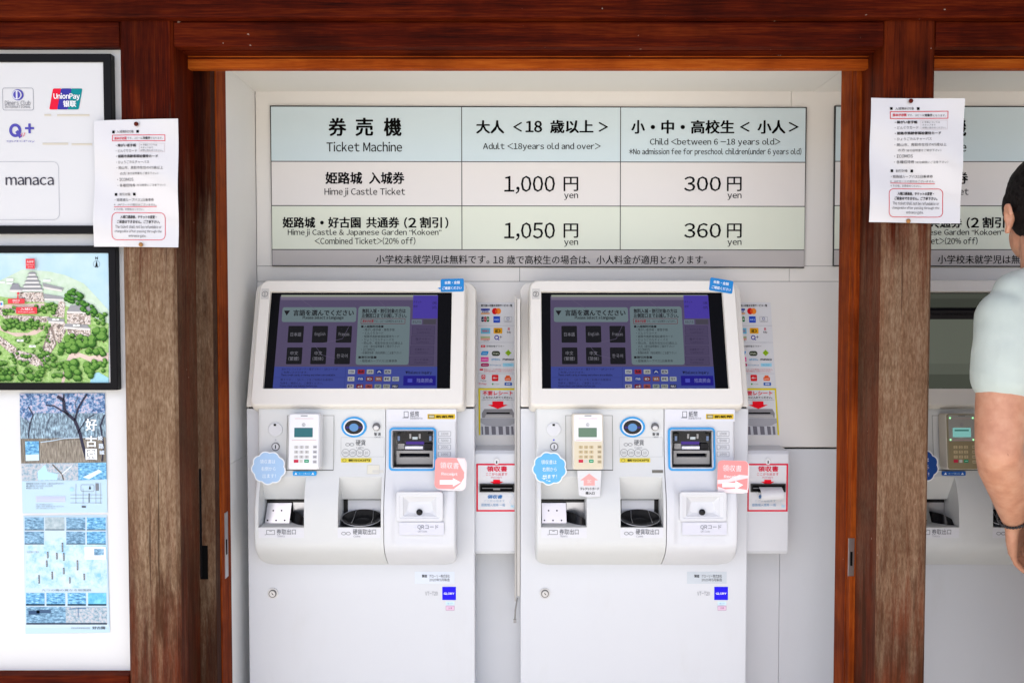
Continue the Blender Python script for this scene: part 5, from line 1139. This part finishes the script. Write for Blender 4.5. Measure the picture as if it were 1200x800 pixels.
# ------------------------------------------------------------------ the person at the third machine, back to the viewer
PYc = 1.88
def W(px, py, Y=PYc): return P(px, py, Y)
def caps(mb, a, b, ra, rb, mat, n=14, steps=None):
    a, b = Vector(a), Vector(b); L = (b-a).length; k = steps or max(2, int(L/.012))
    for i in range(k+1):
        q = i/k; mb.ball(a.lerp(b, q), ra+(rb-ra)*q, mat, 22)
def blob(name, mb, vox, parent, sm=6, mat=None, disp=None):
    o = mb.build(name, parent, fix=False)
    for p in o.data.polygons: p.use_smooth = True
    r = o.modifiers.new('remesh', 'REMESH'); r.mode = 'VOXEL'; r.voxel_size = vox; r.use_smooth_shade = True
    if disp:
        for st_, sz in disp:
            tx_ = bpy.data.textures.new('folds', 'CLOUDS'); tx_.noise_scale = sz; tx_.noise_depth = 2
            d_ = o.modifiers.new('folds', 'DISPLACE'); d_.texture = tx_; d_.strength = st_; d_.mid_level = .5; d_.texture_coords = 'LOCAL'
    if sm: s_ = o.modifiers.new('smooth', 'SMOOTH'); s_.iterations = sm; s_.factor = .5
    return o
def path(mb, pts, mat, flat=None):
    """tapering limb: list of (point, radius)"""
    for (a, ra), (b, rb) in zip(pts, pts[1:]): caps(mb, a, b, ra, rb, mat)
skin, t, b = newmat('skin')
n_ = noise(t, pos(t), 34, 5, .6); c = ramp(t, n_, [(.3, (.47, .205, .12)), (.55, (.555, .27, .165)), (.75, (.60, .325, .21))])
sp = smooth(t, noise(t, pos(t), 70, 2), .73, .76); c = mixc(t, mth(t, 'MULTIPLY', sp, .5), c, (.25, .09, .05))
t.links.new(c, b.inputs['Base Color']); b.inputs['Roughness'].default_value = .5; b.inputs['Subsurface Weight'].default_value = .12; b.inputs['Subsurface Radius'].default_value = (.012, .004, .002); b.inputs['Subsurface Scale'].default_value = 1
bump(t, b, noise(t, pos(t), 600, 3), .15, .0005)
hair, t, b = newmat('hair'); hv = noise(t, pos(t, (1, 1, .12)), 420, 3); t.links.new(ramp(t, hv, [(.3, (.004, .003, .003)), (.75, (.010, .007, .006))]), b.inputs['Base Color']); b.inputs['Roughness'].default_value = .6; b.inputs['Specular IOR Level'].default_value = .12; bump(t, b, hv, .8, .003)
shirt, t, b = newmat('pale_grey_cotton')
v = pos(t); c = ramp(t, noise(t, v, 12, 4), [(.3, (.47, .535, .49)), (.7, (.52, .58, .535))]); t.links.new(c, b.inputs['Base Color']); b.inputs['Roughness'].default_value = .85
wr = noise(t, pos(t, (1, 1, .55)), 16, 3, .5); wv = noise(t, v, 900, 2)
bump(t, b, mth(t, 'ADD', wr, mth(t, 'MULTIPLY', wv, .06)), .22, .012)
denim = paint('dark_trousers', (.04, .045, .06), .1, .8); shoe = paint('grey_trainers', (.3, .3, .3), .05, .7)

hx = W(1227, 250, 1.895).x; bx = W(1236, 400).x
hc = Vector((hx, 1.895, W(1218, 246, 1.895).z))                      # middle of the head
MB.org = Vector((bx, PYc, .02))
pt = thing('person', 'person in a pale grey T-shirt and dark bracelet, seen from behind at the far right', 'person', MB.org)
sh = W(1180, 374, 1.885)
el = W(1169, 528, 1.845); wrp = W(1188, 606, 1.98)
hd = Vector((.34, .42, -.84)).normalized()
mb = MB()
rx_ = W(1262, 372).x
def mir(p): return Vector((2*rx_-p[0], p[1], p[2]))
# torso, neck, head
zN = W(1210, 322).z
wx = W(1328, 560).x; chx = W(1282, 430).x; nx = W(1240, 330).x
def sp_(z):                                   # spine: hips stand to the right of the neck
    k = (z-.92)/(1.42-.92); return wx+(chx-wx)*min(1, k*1.9) if k < .53 else chx+(nx-chx)*(k-.53)/.47
for sx in (-1, 1):
    path(mb, [(Vector((sp_(.92)+sx*.06, 1.89, .92)), .098), (Vector((sp_(1.1)+sx*.05, 1.885, 1.1)), .090), (Vector((sp_(1.28)+sx*.07, 1.885, 1.28)), .090), (Vector((sp_(1.37)+sx*.095, 1.885, 1.37)), .055)], skin)
path(mb, [(Vector((wx, 1.89, .92)), .10), (Vector((chx, 1.885, 1.2)), .10), (Vector((nx, 1.885, 1.34)), .085)], skin)
path(mb, [(Vector((nx, 1.89, 1.37)), .064), (hc+Vector((.0, -.008, -.07)), .056)], skin)
mb.ball(hc+Vector((0, 0, .030)), (.077, .094, .090), skin, 20); mb.ball(hc+Vector((0, .040, -.055)), (.052, .058, .060), skin, 16); mb.ball(hc+Vector((0, .095, -.015)), (.013, .02, .02), skin, 10); mb.ball(hc+Vector((0, .072, -.075)), (.03, .026, .018), skin, 10)
# ears: an upright curved shell with a lobe
for sx in (-1, 1):
    e = hc+Vector((sx*.080, .004, -.018))
    for k in range(9):
        a = math.radians(-70+k*30); mb.ball(e+Vector((sx*(.007+.003*math.sin(a)), -.008+.010*math.cos(a), .024*math.sin(a)+.004)), .0068, skin, 8)
    mb.ball(e+Vector((-sx*.003, .004, .002)), (.009, .014, .026), skin, 10); mb.ball(e+Vector((sx*.003, .002, -.027)), .0085, skin, 8)
# arms
def arm(f):
    path(mb, [(f(sh), .058), (f(sh.lerp(el, .45)), .0525), (f(sh.lerp(el, .8)), .049), (f(el+Vector((0, -.004, 0))), .0465), (f(el.lerp(wrp, .24)), .0485), (f(el.lerp(wrp, .55)), .040), (f(wrp), .0285)], skin)
arm(lambda p: p); arm(mir)
def hand(f, wp):
    side = Vector((.62, .55, .5)); side = (side-hd*side.dot(hd)).normalized(); nrm = hd.cross(side).normalized()      # side points towards the thumb
    pal = wp+hd*.05
    for i in range(4):
        o_ = (1.5-i)*.019
        path(mb, [(f(wp+hd*.008+side*o_*.55), .0165), (f(wp+hd*.05+side*o_*.9), .0145), (f(wp+hd*.088+side*o_), .0118)], skin)
        ln_ = (.072, .080, .075, .060)[i]; k0 = wp+hd*.09+side*o_*1.08; d1 = (hd+nrm*.25+side*(o_*2)).normalized(); d2 = (hd+nrm*.7).normalized(); d3 = (hd+nrm*1.15).normalized()
        k1 = k0+d1*ln_*.45; k2 = k1+d2*ln_*.32; k3 = k2+d3*ln_*.23
        path(mb, [(f(k0), .0095), (f(k1), .0086)], skin); path(mb, [(f(k1), .0086), (f(k2), .0078)], skin); path(mb, [(f(k2), .0078), (f(k3), .0066)], skin)
    t0 = wp+hd*.022+side*.024; t1 = t0+(hd*.7+side*.6+nrm*.35).normalized()*.042; t2 = t1+(hd*.9+side*.2+nrm*.3).normalized()*.03; t3 = t2+(hd+nrm*.25).normalized()*.024
    path(mb, [(f(t0), .016), (f(t1), .0115), (f(t2), .010), (f(t3), .008)], skin)
hand(lambda p: p, wrp); hand(mir, wrp)
# legs
for sx in (-1, 1):
    path(mb, [(Vector((wx+sx*.085, 1.89, .90)), .088), (Vector((wx+sx*.095, 1.895, .52)), .058), (Vector((wx+sx*.1, 1.88, .36)), .056), (Vector((wx+sx*.1, 1.875, .12)), .038)], skin)
body = blob('body', mb, .0042, pt, 5, None, [(.0016, .05)])
# hair: cap on the skull, short at the nape
mb = MB(); mb.ball(hc+Vector((0, -.004, .024)), (.081, .0975, .106), hair, 24); mb.ball(hc+Vector((0, -.036, -.026)), (.070, .066, .080), hair, 20); mb.ball(hc+Vector((-.004, -.038, -.075)), (.050, .040, .048), hair, 16)
for sx in (-1, 1): mb.ball(hc+Vector((sx*.066, .022, .012)), (.016, .030, .040), hair, 12)
for k in range(420):
    a = rnd.uniform(0, 6.283); u = rnd.uniform(-.25, 1); r_ = math.sqrt(1-u*u) if u < 1 else 0
    d = Vector((r_*math.cos(a), r_*math.sin(a), u))
    if d.y > .35 and d.z < .35: continue
    p = hc+Vector((0, -.004, .024))+Vector((d.x*.081, d.y*.0975, d.z*.106)); mb.tube([p-d*.004, p+d*.005+Vector((0, -.003, -.006))], [.0045, .0012], hair, 5)
blob('hair', mb, .0038, body, 2)
for sx in (-1, 1):
    mb = MB(); mb.ball(hc+Vector((sx*.031, .083, .008)), .0115, PAPER, 12); mb.ball(hc+Vector((sx*.031, .092, .008)), .0055, GAP, 10); mb.build('eye', body, fix=False)
    mb = MB(); mb.tube([hc+Vector((sx*.016, .094, .026)), hc+Vector((sx*.032, .091, .031)), hc+Vector((sx*.047, .082, .026))], .0035, hair, 6); mb.build('eyebrow', body, fix=False)
# T-shirt: body, shoulders and short sleeves
mb = MB()
for sx in (-1, 1):
    path(mb, [(Vector((sp_(.92)+sx*.06, 1.89, .86)), .112), (Vector((sp_(1.10)+sx*.05, 1.885, 1.10)), .104), (Vector((sp_(1.28)+sx*.072, 1.885, 1.28)), .100), (Vector((sp_(1.37)+sx*.09, 1.885, 1.365)), .062)], shirt)
    path(mb, [(Vector((nx+sx*.05, 1.89, 1.418)), .034), (Vector((nx+sx*.09, 1.887, 1.392)), .046), ((sh if sx < 0 else mir(sh))+Vector((-sx*.03, 0, .012)), .055)], shirt)
path(mb, [(Vector((wx, 1.885, .86)), .115), (Vector((chx, 1.885, 1.2)), .115), (Vector((nx, 1.885, 1.33)), .10)], shirt)
def sleeve(f):
    path(mb, [(f(sh+Vector((.002, 0, .002))), .066), (f(sh.lerp(el, .25)+Vector((.003, 0, 0))), .068), (f(sh.lerp(el, .44)+Vector((.001, 0, 0))), .067)], shirt)
sleeve(lambda p: p); sleeve(mir)
for sx, f in ((-1, lambda p: p), (1, mir)):   # folds running out from the armpit and down the back
    for (a, b2, c, r_) in (((.062, -.045, -.05), (.02, -.066, -.06), (-.03, -.052, -.03), .009), ((.064, -.04, -.08), (.018, -.066, -.105), (-.045, -.045, -.085), .010), ((.060, -.045, -.11), (.02, -.064, -.13), (-.02, -.058, -.135), .008), ((.07, -.055, -.07), (.11, -.088, -.13), (.15, -.10, -.24), .013), ((.065, -.06, -.03), (.10, -.095, -.01), (.14, -.09, .03), .010), ((.075, -.055, -.16), (.12, -.09, -.26), (.17, -.095, -.34), .014)):
        A, B, D = (sh+Vector(q_) for q_ in (a, b2, c)); pts = [(A*(1-k)**2+B*2*k*(1-k)+D*k*k) for k in [j/10 for j in range(11)]]
        mb.tube([f(p) for p in pts], [r_*(.35+.65*math.sin(math.pi*min(1, .15+j/11))) for j in range(11)], shirt, 8)
ts = blob('t_shirt', mb, .0045, body, 16, None, [(.009, .09), (.004, .04)])
mb = MB()
for sx in (-1, 1):
    path(mb, [(Vector((wx+sx*.08, 1.89, .93)), .105), (Vector((wx+sx*.097, 1.895, .52)), .078), (Vector((wx+sx*.1, 1.885, .10)), .062)], denim)
blob('trousers', mb, .007, body, 3)
for sx in (-1, 1):
    mb = MB(); path(mb, [(Vector((wx+sx*.1, 1.85, .062)), .042), (Vector((wx+sx*.105, 1.93, .058)), .040), (Vector((wx+sx*.115, 2.04, .05)), .034)], shoe); mb.box(wx+sx*.105-.045, wx+sx*.105+.045, 1.82, 2.07, .02, .035, shoe); blob('shoe', mb, .006, body, 2)
# beaded bracelet round the near wrist
mb = MB(); ax = (wrp-el).normalized(); u_ = ax.orthogonal().normalized(); v_ = ax.cross(u_); cw = wrp-ax*.006
bd = simple('dark_beads', (.012, .011, .012), .3)
tilt = Vector((.0, 0, .0))
for k in range(34): a = 6.283*k/34; mb.ball(cw+(u_*math.cos(a)+v_*math.sin(a))*.0335+ax*.004*math.sin(a), .0036, bd, 8)
mb.build('bracelet', body, fix=False)
MB.org = Vector((0, 0, 0))
